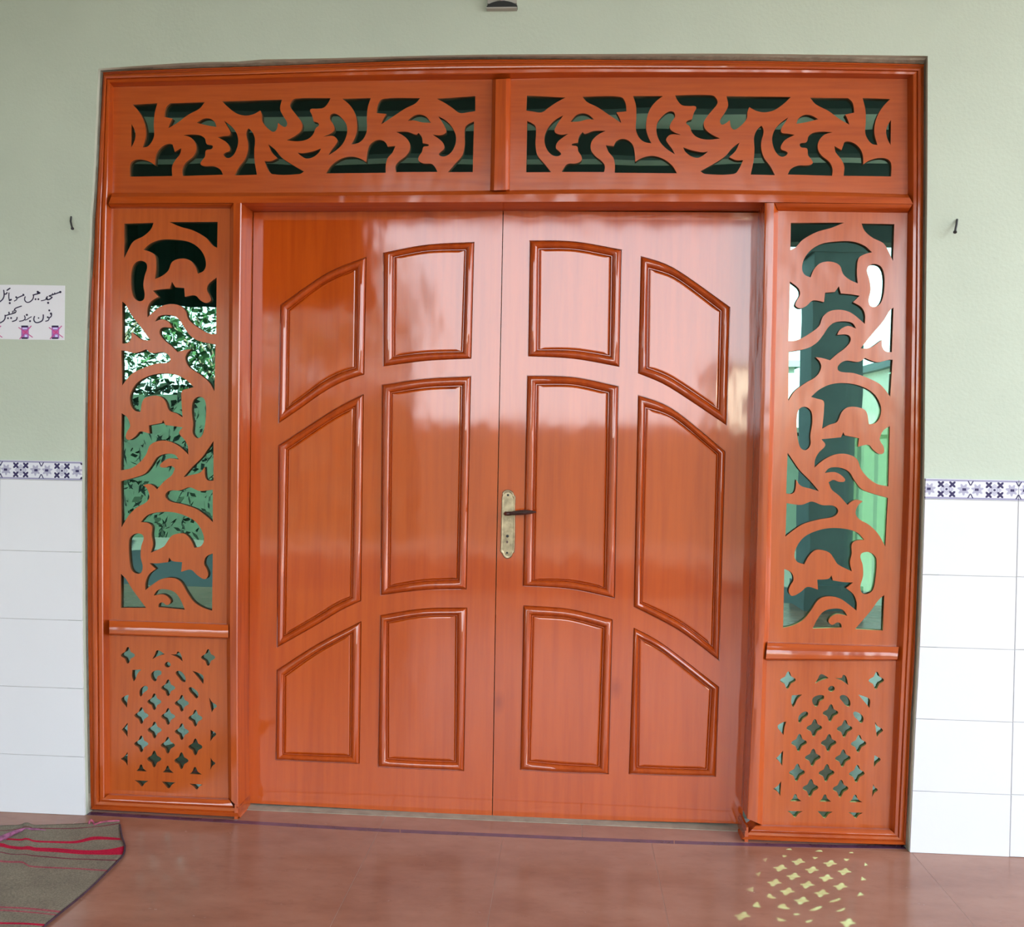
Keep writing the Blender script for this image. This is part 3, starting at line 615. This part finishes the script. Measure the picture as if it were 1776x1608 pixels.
HS = hom([(215.4, 387.9), (377.3, 384.8), (369, 1057.8), (209.5, 1054.3)], [(1551.3, 388.8), (1371.7, 386.4), (1357.0, 1087.6), (1531.4, 1093.7)])
holesSR = [[HS(p) for p in h] for h in holesSL]
# lattice
def quat(cx, cy, a=52, b=62):
    o = []
    for k in range(4):
        t = k * math.pi / 2
        for r, da in ((1.06, 0), (0.95, 0.20), (0.60, math.pi / 4), (0.95, math.pi / 2 - 0.20)):
            o.append((cx + math.cos(t + da) * r * a, cy + math.sin(t + da) * r * b))
    return o
LQ = [(320, 298), (942, 315), (632, 550), (525, 658), (738, 670), (425, 765), (632, 772), (843, 785), (527, 877), (738, 890), (424, 985), (630, 995), (843, 1008), (524, 1102), (735, 1115)]
LP = ["510,328c 530,290 542,262 565,262 605,290c 560,302", "648,290c 695,290 705,268 728,285 745,345c 700,312",
 "628,348 652,370 630,392 604,372", "355,412c 425,408c 395,440 380,480 366,502c 352,460", "500,440 530,418 575,418 578,445 550,462 535,500 505,478",
 "690,430 725,420 762,460 766,503 740,500 715,472", "820,418c 880,440 905,460 905,520c 865,472", "410,600 415,562 450,535 475,545 470,568 440,590 422,618",
 "795,548 830,555 866,592 855,632 825,605 800,580", "268,640 300,612 327,605c 317,650 314,705c 298,685", "272,875c 295,850 318,820c 318,932c 300,905",
 "265,1100c 295,1080 318,1045c 318,1155c 300,1125", "950,625c 972,660 1010,690 985,715 970,740c 958,680", "960,875c 975,885 1005,908 980,935 960,965c",
 "962,1090c 975,1115 998,1135 975,1155 960,1187c", "385,1195c 405,1175 422,1143 440,1175 467,1198c", "590,1205c 610,1185 628,1153 645,1182 675,1210c",
 "800,1218c 820,1198 840,1163 860,1197 893,1222c", "372,1266c 480,1272c 450,1290 430,1315 405,1290", "583,1276c 690,1284c 660,1302 638,1330 610,1305", "798,1293c 902,1300c 872,1317 855,1338 830,1315"]
lat = [quat(*q) for q in LQ] + [trace(s) for s in LP]
holesLL = [[(x / 4.467 + 150, y / 4.467 + 1070) for x, y in h] for h in lat]
HLm = hom([(320, 298), (942, 315), (855, 1312), (430, 1290)], [(1366.6, 1179.8), (1520, 1180.3), (1484.9, 1413.1), (1379.4, 1411.9)])
holesLR = [[HLm(p) for p in h] for h in lat]
def fret(name, pts, holes, mat, th=0.010):
    out = [(P(a, b, YP).x, P(a, b, YP).z) for a, b in pts]
    hs = [[(P(a, b, YP).x, P(a, b, YP).z) for a, b in h] for h in holes]
    fo = sheet(name, out, hs, YP + 0.0005, YP + 0.0005 + th, mat, FR)
    fo.data.materials.append(M['cut_edge'])
    for p in fo.data.polygons: p.material_index = 0 if p.normal.y < -0.7 else 1
    gx = [p[0] for p in out]; gz = [p[1] for p in out]
    box('glass_pane', min(gx) + .004, max(gx) - .004, YP + 0.0115, YP + 0.0155, min(gz) + .004, max(gz) - .004, M['glass'], FR)
fret('carved_panel', [(195, 149), (375, 145.5), (550, 140.5), (700, 138), (854.5, 137), (852, 332), (500, 335.5), (193, 336)], holesTL, M['ply_h'])
fret('carved_panel', [(885, 135), (1000, 133.5), (1220, 133), (1400, 133.5), (1575.5, 135.5), (1576.5, 338.5), (1400, 333.5), (1220, 330.5), (1000, 330), (882.5, 330.5)], holesTR, M['ply_h'])
fret('carved_panel', [(191.5, 360), (400.5, 360), (399.5, 500), (397, 740), (395.5, 900), (395, 1083), (188, 1076.5), (188, 900), (189, 700)], holesSL, M['ply'])
fret('carved_panel', [(1348.5, 364.5), (1575.5, 368), (1575, 400), (1570.5, 740), (1566.5, 900), (1558.5, 1122), (1331.5, 1115.5), (1336.5, 900), (1340.5, 740)], holesSR, M['ply'])
fret('lattice_panel', [(188, 1100.5), (395, 1107.5), (398, 1386), (189, 1377.5)], holesLL, M['ply'])
fret('lattice_panel', [(1328.5, 1144.5), (1555.5, 1145), (1543.5, 1438.5), (1320.5, 1432)], holesLR, M['ply'])

# ================================================================== DOOR LEAVES
YD = 0.120
def leaf(name, hinge, label, outline, panels, seam_side):
    L = empty(name, hinge, label, 'door', kind='structure')
    out = wx(outline, YD); holes = []
    for O, I in panels: 
        loop = []
        for s in O: loop += s[:-1]
        holes.append(wx(loop, YD))
    sheet('door_slab', out, holes, YD, YD + 0.040, M['door'], L)
    for O, I in panels:
        # outer/inner loops: 4 sides each
        oo = []; ii = []
        for so, si in zip(O, I):
            oo += wx(so[:-1], YD); ii += wx(si[:-1], YD)
        pr = [(0, .006), (.04, .006), (.10, .001), (.20, -.006), (.36, -.010), (.52, -.011), (.68, -.008), (.80, -.003), (.84, .002), (.90, -.001), (.95, -.001), (1.0, .006)]
        bm = bmesh.new(); rows = []
        for a, b in zip(oo, ii):
            r = [bm.verts.new((a[0] + (b[0] - a[0]) * t, YD + y, a[1] + (b[1] - a[1]) * t)) for t, y in pr]
            r.append(bm.verts.new((b[0], YD + .02, b[1]))); r.append(bm.verts.new((a[0], YD + .02, a[1]))); rows.append(r)
        m = len(rows[0]); n = len(rows)
        for k in range(n):
            r, q = rows[k], rows[(k + 1) % n]
            for j in range(m): bm.faces.new((r[j], q[j], q[(j + 1) % m], r[(j + 1) % m]))
        mo = bmobj('panel_moulding', bm, M['mould'], L, smooth=True)
        # raised field
        cx = sum(p[0] for p in ii) / len(ii); cz = sum(p[1] for p in ii) / len(ii)
        def sh(d): 
            o = []
            for k, p in enumerate(ii):
                a = Vector(ii[k - 1]); c = Vector(ii[(k + 1) % n]); t = (c - a); nrm = Vector((-t.y, t.x)).normalized()
                if nrm.dot(Vector((cx, cz)) - Vector(p)) < 0: nrm = -nrm
                o.append((p[0] + nrm.x * d, p[1] + nrm.y * d))
            return o
        bm = bmesh.new()
        loops = [[bm.verts.new((p[0], YD + y, p[1])) for p in sh(d)] for d, y in ((0, .012), (0, .005), (.004, .0015), (.007, .0010))]
        for a, b in zip(loops, loops[1:]):
            for k in range(n): bm.faces.new((a[k], a[(k + 1) % n], b[(k + 1) % n], b[k]))
        bm.faces.new(loops[-1]); bm.faces.new(loops[0][::-1])
        bmobj('panel', bm, M['door'], L)
    return L
def pan(TL, top, TR, BR, bot, BL, iTL, iTR, iBR, iBL):
    """panel sides: curved top and bottom; inner curves follow the outer ones"""
    N = 12
    t = resample([TL] + top + [TR], N); r = resample([TR, BR], 4); b = resample([BR] + bot[::-1] + [BL], N); l = resample([BL, TL], 4)
    def inner(curve, a, b2):
        c0, c1 = curve[0], curve[-1]; out = []
        for k, p in enumerate(curve):
            s = k / (len(curve) - 1); base = (c0[0] + (c1[0] - c0[0]) * s, c0[1] + (c1[1] - c0[1]) * s); off = (p[0] - base[0], p[1] - base[1])
            out.append((a[0] + (b2[0] - a[0]) * s + off[0] * .9, a[1] + (b2[1] - a[1]) * s + off[1] * .9))
        return out
    return ([t, r, b, l], [inner(t, iTL, iTR), inner(r, iTR, iBR), inner(b, iBR, iBL), inner(l, iBL, iTL)])
PL = [pan((486, 529), [(551.4, 483), (589, 463)], (635.7, 445.4), (631.9, 650), [(519, 710), (562, 680), (598, 661)], (482.4, 735), (501, 538.6), (617.6, 468.4), (615, 637), (498.6, 705)),
      pan((664, 438.6), [(738, 424.5)], (823, 419.7), (818, 622.4), [(738, 626.5)], (664, 636), (685, 446.8), (806.8, 434.6), (801, 609), (684, 617)),
      pan((482.4, 772.4), [(556.8, 723.8), (594.6, 700.8)], (631, 683), (626.5, 1043), [(551.4, 1083.5), (590, 1060)], (479.7, 1124), (499.5, 780.5), (613.5, 709), (608, 1035), (494, 1099.7)),
      pan((662, 667), [(738, 656)], (817.6, 652), (809.5, 1022.7), [(732, 1024.5)], (659.5, 1033.5), (679.7, 683), (799.5, 671), (793, 1003.5), (675.7, 1015.7)),
      pan((479.7, 1162), [(551.4, 1116)], (627, 1077), (623.8, 1325.4), [(551, 1322.5)], (477.8, 1318.6), (494.6, 1173), (608.6, 1101), (606.8, 1310.5), (493, 1306.5)),
      pan((659, 1067), [(732, 1055.5)], (810.8, 1053.8), (805, 1337.6), [(732, 1335)], (655, 1331), (673, 1081), (791, 1068.6), (789, 1320), (673, 1314.6))]
PR = [pan((918, 417), [(995, 418.5)], (1079, 433), (1075, 637), [(995, 622.8)], (915, 618.4), (935.7, 433), (1059.5, 445.4), (1056.8, 615.7), (934, 606)),
      pan((1111, 444), [(1152, 456.5), (1189.7, 477.8)], (1266.8, 533), (1261, 738.6), [(1146.5, 664.5), (1184, 687)], (1106, 648), (1126, 467), (1249, 540), (1245, 707.6), (1123.5, 637)),
      pan((913.5, 651), [(995, 653.5)], (1073.5, 669.7), (1066.8, 1038.6), [(989.7, 1022.4)], (906, 1017), (931.6, 668.4), (1054, 682), (1047.8, 1018.4), (926, 1005)),
      pan((1106, 684.6), [(1146.5, 698), (1184, 721)], (1258.6, 783), (1247.6, 1147.3), [(1177.5, 1094.4)], (1098.8, 1053), (1120.8, 709), (1243.8, 788.6), (1234.7, 1118.7), (1113, 1044.3)),
      pan((907, 1050), [(986, 1055.8)], (1063, 1074.3), (1056, 1343), [(980, 1341)], (901.5, 1336), (924.4, 1070), (1046, 1090), (1037.3, 1327.5), (918.6, 1319)),
      pan((1098.8, 1088.6), [(1137.5, 1108.7), (1177.5, 1137.3)], (1247.6, 1191.6), (1241.9, 1347.5), [(1166, 1346)], (1090, 1343), (1108.9, 1108.7), (1231.9, 1196), (1224.7, 1333), (1106.6, 1329))]
outL = [(440, 368)] + [(872.0, 366), (865.5, 700), (858.7, 1060), (853.2, 1416)] + [(640, 1404), (431.5, 1393), (432, 1200), (433, 1000), (436, 700)]
outR = [(873.4, 366), (1322, 369), (1318, 500), (1313, 700), (1303.5, 1000), (1297, 1200), (1287.5, 1429), (1070, 1423), (854.6, 1416), (860.1, 1060), (866.9, 700)]
D1 = leaf('door_1', (-0.905, 0.14, 0.0), 'left leaf of the varnished wooden double door with six raised panels and no handle', outL, PL, 1)
D2 = leaf('door_2', (0.915, 0.14, 0.0), 'right leaf of the varnished wooden double door, carrying the brass handle', outR, PR, -1)
# handle ---------------------------------------------------------------------
ps = 10.05
plate = "330,225c 370,200 420,195 460,205 500,235 512,265 520,285c 543,310 546,350 540,500 541,800 536,1100 530,1250 524,1290c 500,1310 488,1345 450,1385 400,1398 360,1385 325,1345 312,1310c 285,1290 277,1260 285,1100 290,800 298,500 305,330 318,285c 315,250"
pl = [(x / ps + 840, y / ps + 830) for x, y in trace(plate)]
ppl = wx(pl, YD - .002); n = len(ppl); cx = sum(p[0] for p in ppl) / n; cz = sum(p[1] for p in ppl) / n
bm = bmesh.new(); loops = []
for s, y in ((1, 0.0), (1, -.002), (.93, -.005), (.80, -.0052), (.74, -.004), (.70, -.004)):
    loops.append([bm.verts.new((cx + (p[0] - cx) * s, YD + y, cz + (p[1] - cz) * (1 - (1 - s) * .28))) for p in ppl])
for a, b in zip(loops, loops[1:]):
    for k in range(n): bm.faces.new((a[k], a[(k + 1) % n], b[(k + 1) % n], b[k]))
bm.faces.new(loops[-1]); bm.faces.new(loops[0][::-1])
HPl = bmobj('door_handle', bm, M['brass'], D2, smooth=True)
def disc(name, px, py, r, y0, y1, mat, parent, sx_=1.0):
    c = P(px, py, y0); bm = bmesh.new()
    prism(bm, [(c.x + math.cos(k / 16 * 2 * math.pi) * r * sx_, c.z + math.sin(k / 16 * 2 * math.pi) * r) for k in range(16)], y0, y1)
    return bmobj(name, bm, mat, parent)
YH = YD - 0.004
disc('screw_hole', 881, 858.8, .0042, YH - .0012, YH + .001, M['black'], HPl); disc('screw_hole', 879.4, 959, .0038, YH - .0012, YH + .001, M['black'], HPl)
disc('keyhole_rim', 879.5, 935, .0115, YH - .0016, YH + .001, M['brass'], HPl, .8); disc('keyhole', 880, 930, .0052, YH - .0042, YH + .001, M['black'], HPl)
disc('keyhole', 879.6, 940, .0050, YH - .0042, YH + .001, M['lever'], HPl, .7)
p0 = P(878, 890, YD); bm = bmesh.new()
tube(bm, [(p0.x, YD - .002, p0.z), (p0.x, YD - .035, p0.z), (p0.x + .008, YD - .045, p0.z + .001), (p0.x + .022, YD - .047, p0.z + .0025)], [.008, .007, .0075, .007], 12)
p1 = P(930, 888, YD - .047); x0 = p0.x + .015; rows = []
for k in range(13):
    t = k / 12; x = x0 + (p1.x - x0) * t; z = p0.z + .002 + (p1.z - p0.z - .002) * t + .0012 * math.sin(t * 3.14); h = .0045 + .0050 * math.sin(min(1, t * 1.1) * math.pi) ** .8; d = .008 + .004 * math.sin(t * math.pi)
    if k == 12: h = .002
    rows.append([bm.verts.new((x, YD - .047 - .004 * t + math.cos(a) * d * (.4 if k == 12 else 1), z + math.sin(a) * h)) for a in [j / 10 * 2 * math.pi for j in range(10)]])
for a, b in zip(rows, rows[1:]):
    for j in range(10): bm.faces.new((a[j], a[(j + 1) % 10], b[(j + 1) % 10], b[j]))
bm.faces.new(rows[0]); bm.faces.new(rows[-1][::-1])
tag(bmobj('lever', bm, M['lever'], HPl, smooth=True), 'dark bronze lever')

# ================================================================== THINGS ON THE WALL
# notice
sg = [(-60, 494.5), (30, 494), (112.8, 495.5), (111.8, 590), (40, 589), (-60, 587)]
sgw = wx(sg, YW); c0 = (sum(p[0] for p in sgw) / 6, YW, min(p[1] for p in sgw))
NO = empty('paper_notice', (P(26, 541, YW).x, YW, P(26, 590, YW).z), 'white paper notice with dark handwritten Urdu lettering and small crossed out phones', 'sign')
bm = bmesh.new(); prism(bm, sgw, YW - .0012, YW - .0001); bmobj('sheet', bm, M['paper'], NO)
Kp = P(0, 500, YW); Kq = P(1 / 1.0, 500, YW); PXM = (P(100, 540, YW).x - P(0, 540, YW).x) / 100
WK = 1.35
def strokes(name, S, off, mat, y0=YW - .0015, sc=14.8):
    bm = bmesh.new()
    def w(q): v = P(q[0] / sc + off[0], q[1] / sc + off[1], y0); return Vector((v.x, v.z))
    for wd, pts in S:
        r = wd * WK / sc * PXM / 2; pts2 = resample(pts, max(6, len(pts) * 4)) if len(pts) > 1 else pts
        ws = [w(q) for q in pts2]
        nn = len(ws)
        for i, c in enumerate(ws):
            if nn > 1 and 0 < i < nn - 1 and i % 2: continue
            rr = r
            prism(bm, [(c.x + math.cos(k / 10 * 6.2832) * rr, c.y + math.sin(k / 10 * 6.2832) * rr) for k in range(10)], y0 - .0002, YW - .0010)
        for a, b in zip(ws, ws[1:]):
            d = (b - a)
            if d.length < 1e-6: continue
            m_ = Vector((-d.y, d.x)).normalized() * r
            prism(bm, [a + m_, b + m_, b - m_, a - m_], y0 - .0003, YW - .0010)
    return bmobj(name, bm, mat, NO)
l1 = [(22, [(1560, 245), (1500, 262), (1420, 292), (1340, 318), (1260, 348)]), (44, [(1548, 245)]), (20, [(1405, 270), (1395, 300)]), (18, [(1350, 285), (1345, 318)]),
      (24, [(1215, 365), (1190, 410), (1225, 442), (1285, 425), (1335, 380)]), (36, [(1195, 405), (1210, 430)]), (16, [(1190, 410), (1165, 442), (1110, 460), (1058, 470)]), (16, [(1260, 348), (1330, 372)]), (42, [(1235, 522)]),
      (40, [(968, 240), (985, 272)]), (38, [(1012, 268)]), (22, [(975, 288), (900, 308), (850, 322)]), (20, [(862, 318), (855, 395), (820, 455), (760, 500), (700, 512), (652, 482), (630, 430), (645, 368)]), (36, [(912, 430)]), (36, [(985, 430)]),
      (34, [(598, 312)]), (20, [(615, 325), (560, 345), (500, 372), (435, 402)]), (36, [(415, 378)]), (17, [(432, 400), (428, 440), (368, 476)]),
      (19, [(230, 268), (226, 380), (240, 455)]), (32, [(245, 458), (285, 440)]), (40, [(250, 530)]), (24, [(255, 150), (212, 178), (182, 200)]),
      (22, [(95, 200), (106, 300), (98, 372), (60, 440), (0, 492)]), (24, [(108, 300), (160, 292), (180, 262)]), (20, [(0, 492), (-80, 520), (-160, 480)])]
l2 = [(36, [(1265, 125)]), (42, [(1308, 208)]), (20, [(1325, 215), (1315, 275), (1270, 312), (1225, 305)]), (34, [(1225, 300)]), (18, [(1262, 325), (1240, 380), (1172, 402)]),
      (22, [(1110, 240), (1110, 320), (1080, 390), (1000, 430), (930, 438), (880, 400), (868, 335), (885, 282)]), (28, [(990, 320)]),
      (16, [(805, 288), (745, 322), (690, 360), (645, 372)]), (18, [(628, 262), (645, 330), (600, 382), (500, 405)]), (40, [(690, 240)]), (38, [(770, 400)]),
      (20, [(440, 305), (415, 372), (318, 410)]), (20, [(548, 15), (460, 45), (392, 75), (368, 112)]), (16, [(368, 112), (415, 140), (385, 190), (335, 190), (322, 150), (370, 140)]),
      (20, [(405, 165), (330, 205), (230, 232), (140, 262)]), (24, [(230, 172), (235, 222)]), (22, [(130, 250), (132, 320), (90, 392), (0, 445), (-120, 470), (-160, 400)]), (36, [(205, 325)]), (36, [(285, 320)])]
strokes('lettering', l1, (0, 490), M['ink']); strokes('lettering', l2, (0, 530), M['ink'])
for dx in (0, 780, -780):
    def sh_(S): return [(w, [(x + dx, y) for x, y in p]) for w, p in S]
    def rect(x0, y0, x1, y1, mat, y=-.0016):
        bm = bmesh.new(); pts = [P((x + dx) / 14.8, yy / 14.8 + 530, YW) for x, yy in ((x0, y0), (x1, y0), (x1, y1), (x0, y1))]
        prism(bm, [(p.x, p.z) for p in pts], YW + y, YW - .0010); bmobj('phone_picture', bm, mat, NO)
    rect(552, 545, 745, 850, M['ink_purple']); rect(580, 640, 722, 725, M['ink_pink'], -.0018); rect(585, 570, 705, 608, M['ink_light'], -.0018)
    rect(555, 515, 725, 560, M['ink'], -.0018); rect(560, 818, 720, 858, M['ink'], -.0018); rect(640, 750, 705, 810, M['ink_light'], -.0018)
    strokes('cross_mark', sh_([(15, [(480, 565), (650, 680), (830, 812)]), (15, [(800, 525), (655, 690), (508, 852)])]), (0, 530), M['ink_cross'], y0=YW - .0019)
# nails
def nail(pts, y_out, label, r=.0032):
    a = P(*pts[0], YW); b = P(*pts[-1], YW - y_out); N_ = empty('nail', (a.x, YW, a.z), label, 'nail', 'nails in the wall')
    bm = bmesh.new(); mid = [P(x, y, YW - y_out * k / (len(pts) - 1)) for k, (x, y) in enumerate(pts)]
    tube(bm, [(a.x, YW + .004, a.z)] + mid, r, 8); bmobj('shank', bm, M['iron'], N_)
    bm = bmesh.new(); d = (mid[-1] - mid[-2]).normalized(); tube(bm, [mid[-1], mid[-1] + d * .003], r * 1.7, 8); bmobj('head', bm, M['iron'], N_)
nail([(123.5, 376), (122.5, 384), (124, 391), (125.5, 396)], .035, 'bent dark iron nail in the green wall left of the frame')
nail([(1660, 381), (1659, 389), (1657.5, 396), (1656.5, 402)], .035, 'dark iron nail hanging down in the green wall right of the frame', .0036)
# fixture above the door
a = P(845, 12.5, YW - .022); b = P(896, 12, YW - .022)
FX = empty('wall_fixture', ((a.x + b.x) / 2, YW, a.z), 'small grey fixture with a dark underside, high on the wall above the mullion', 'fixture')
x0, x1, z0 = a.x, b.x, a.z
box('housing', x0, x1, YW - .018, YW, z0 + .014, z0 + .13, M['grey_plastic'], FX)
bm = bmesh.new(); rows = []
for k in range(15):
    t = k / 14; x = x0 - .002 + (x1 - x0 + .004) * t; h = .004 + .018 * abs(math.sin(t * math.pi)) ** .6
    rows.append([bm.verts.new((x, YW - .021, z0)), bm.verts.new((x, YW - .021, z0 + h)), bm.verts.new((x, YW - .012, z0 + h + .004)), bm.verts.new((x, YW - .001, z0 + h)), bm.verts.new((x, YW - .001, z0))])
for r, q in zip(rows, rows[1:]):
    for k in range(5): bm.faces.new((r[k], q[k], q[(k + 1) % 5], r[(k + 1) % 5]))
bm.faces.new(rows[0]); bm.faces.new(rows[-1][::-1]); bmobj('cover', bm, M['black'], FX)
box('lip', x0 - .003, x1 + .001, YW - .022, YW - .001, z0 - .004, z0 + .0005, M['grey_plastic'], FX)
bm = bmesh.new(); xm = (x0 + x1) / 2; tube(bm, [(xm, YW - .016, z0 + .12), (xm, YW - .024, z0 + .045), (xm, YW - .025, z0 + .022)], [.012, .013, .006], 10); bmobj('bulb', bm, M['paper'], FX, smooth=True)

# ================================================================== RUG
def rugmat():
    m, nt, b = newmat('jute_rug_weave')
    uv = nt.nodes.new('ShaderNodeUVMap'); sp = nt.nodes.new('ShaderNodeSeparateXYZ'); nt.links.new(uv.outputs[0], sp.inputs[0])
    cr = nt.nodes.new('ShaderNodeValToRGB'); e = cr.color_ramp; e.interpolation = 'CONSTANT'; nt.links.new(sp.outputs[1], cr.inputs[0])
    J = (0.235, 0.205, 0.155); Rd = (0.50, 0.012, 0.05); Pk = (0.38, 0.09, 0.11); Dk = (0.20, 0.04, 0.06)
    stops = [(0, J), (.096, Dk), (.104, J), (.195, Rd), (.215, J), (.29, Rd), (.375, J), (.405, Dk), (.413, J), (.495, Pk), (.505, J), (.80, Pk), (.812, J), (.822, Pk), (.832, J), (.895, Rd), (.905, J), (.94, Pk), (.95, J)]
    el = e.elements
    while len(el) > 1: el.remove(el[-1])
    el[0].position = 0; el[0].color = (*J, 1)
    for p, c in stops[1:]: k = el.new(p); k.color = (*c, 1)
    n = noise_tex(nt, 220, detail=3); c = mix(nt, cr.outputs[0], ramp(nt, n, [(0.3, (0.62, 0.62, 0.62)), (0.7, (1.2, 1.2, 1.15))]), 0.9)
    n2 = noise_tex(nt, 9, detail=3); c = mix(nt, c, ramp(nt, n2, [(0.35, (0.82, 0.8, 0.82)), (0.65, (1, 1, 1))]), 1.0)
    nt.links.new(c, b.inputs['Base Color']); b.inputs['Roughness'].default_value = 0.95; b.inputs['Specular IOR Level'].default_value = 0.1
    nt.links.new(bump(nt, n, 0.6, 0.003), b.inputs['Normal']); return m
M['rug'] = rugmat()
rowsR = [(0.0, [(-420, 300), (-200, 318), (0, 322), (480, 318), (880, 300), (1228, 262)]),
 (.10, [(-420, 340), (0, 372), (190, 360), (480, 355), (880, 345), (1232, 300)]),
 (.20, [(-420, 430), (0, 452), (130, 460), (480, 492), (760, 492), (970, 446), (1232, 462)]),
 (.29, [(-420, 470), (0, 505), (120, 537), (480, 555), (900, 580), (1100, 570), (1280, 528)]),
 (.375, [(-420, 520), (0, 548), (120, 567), (480, 597), (900, 622), (1100, 630), (1262, 622)]),
 (.41, [(-420, 560), (0, 598), (120, 625), (600, 656), (1000, 680), (1192, 688)]),
 (.50, [(-420, 640), (0, 690), (230, 702), (330, 745), (700, 766), (1095, 785)]),
 (.62, [(-420, 860), (0, 900), (400, 910), (965, 925)]),
 (.82, [(-420, 1150), (0, 1188), (300, 1205), (585, 1238)]),
 (.90, [(-420, 1290), (0, 1322), (250, 1332), (455, 1345)]),
 (1.0, [(-420, 1560), (0, 1590), (100, 1600), (170, 1610)])]
NR = 44; dense = []
for (v0, a), (v1, b) in zip(rowsR, rowsR[1:]):
    ra, rb = resample(a, NR), resample(b, NR)
    for k in range(4): dense.append((v0 + (v1 - v0) * k / 4, [(p[0] + (q[0] - p[0]) * k / 4, p[1] + (q[1] - p[1]) * k / 4) for p, q in zip(ra, rb)]))
dense.append((1.0, resample(rowsR[-1][1], NR)))
bm = bmesh.new(); uvl = bm.loops.layers.uv.new('UVMap'); G = []
for v, row in dense:
    g = []
    for j, (x, y) in enumerate(row):
        f = FL(x / 5.92, y / 5.92 + 1380); u = j / NR
        z = 0.0055 + 0.003 * (noise.noise(Vector((f.x * 9, f.y * 14, 0))) + .2) + 0.010 * math.exp(-((u - .42) / .025) ** 2) * max(0, 1 - v * 1.8)
        g.append((bm.verts.new((f.x, f.y, max(z, .004))), u, v))
    G.append(g)
for a, b in zip(G, G[1:]):
    for k in range(NR):
        q = (a[k], a[k + 1], b[k + 1], b[k]); f = bm.faces.new([t[0] for t in q]); f.smooth = True
        for l, t in zip(f.loops, q): l[uvl].uv = (t[1], t[2])
bmesh.ops.recalc_face_normals(bm, faces=bm.faces[:])
if sum(f.normal.z for f in bm.faces) < 0: bmesh.ops.reverse_faces(bm, faces=bm.faces[:])
ex = bmesh.ops.solidify(bm, geom=bm.faces[:], thickness=0.0035)
me = bpy.data.meshes.new('rug'); bm.to_mesh(me); bm.free()
rb_ = FL(60, 1540); RUG = empty('rug', (rb_.x, rb_.y, 0), 'grey jute rug with red and pink stripes, lying rumpled on the floor at lower left', 'rug')
link('woven_cloth', me, M['rug'], RUG)
# folded ridge and curled corner, edge binding
bm = bmesh.new(); tube(bm, [FL(x / 5.92, y / 5.92 + 1380, .012) for x, y in ((-260, 520), (-60, 470), (60, 420), (140, 380), (250, 345), (380, 345), (470, 355))], [.010, .010, .009, .007, .005, .003, .001], 8)
bmobj('fold', bm, plain('purple_pink_weave', (0.22, 0.07, 0.14), 0.95, 0.5, 60), RUG, smooth=True)
bm = bmesh.new(); tube(bm, [FL(x / 5.92, y / 5.92 + 1380, z) for x, y, z in ((912, 290, .006), (918, 262, .016), (935, 250, .018), (955, 268, .010), (965, 292, .006))], .0035, 8)
tube(bm, [FL(x / 5.92, y / 5.92 + 1380, .008) for x, y in ((965, 300), (1040, 272), (1130, 262), (1228, 258))], .003, 6)
bmobj('curled_corner', bm, plain('pink_selvedge', (0.34, 0.07, 0.12), 0.95, 0.4, 80), RUG, smooth=True)
bm = bmesh.new(); tube(bm, [FL(x / 5.92, y / 5.92 + 1380, .006) for x, y in resample([(1232, 300), (1252, 420), (1284, 520), (1265, 610), (1192, 692), (1000, 880), (830, 1035), (600, 1222), (455, 1345), (170, 1610)], 40)], .0030, 6)
bmobj('edge_binding', bm, plain('dark_binding', (0.05, 0.02, 0.035), 0.95, 0.4, 80), RUG)
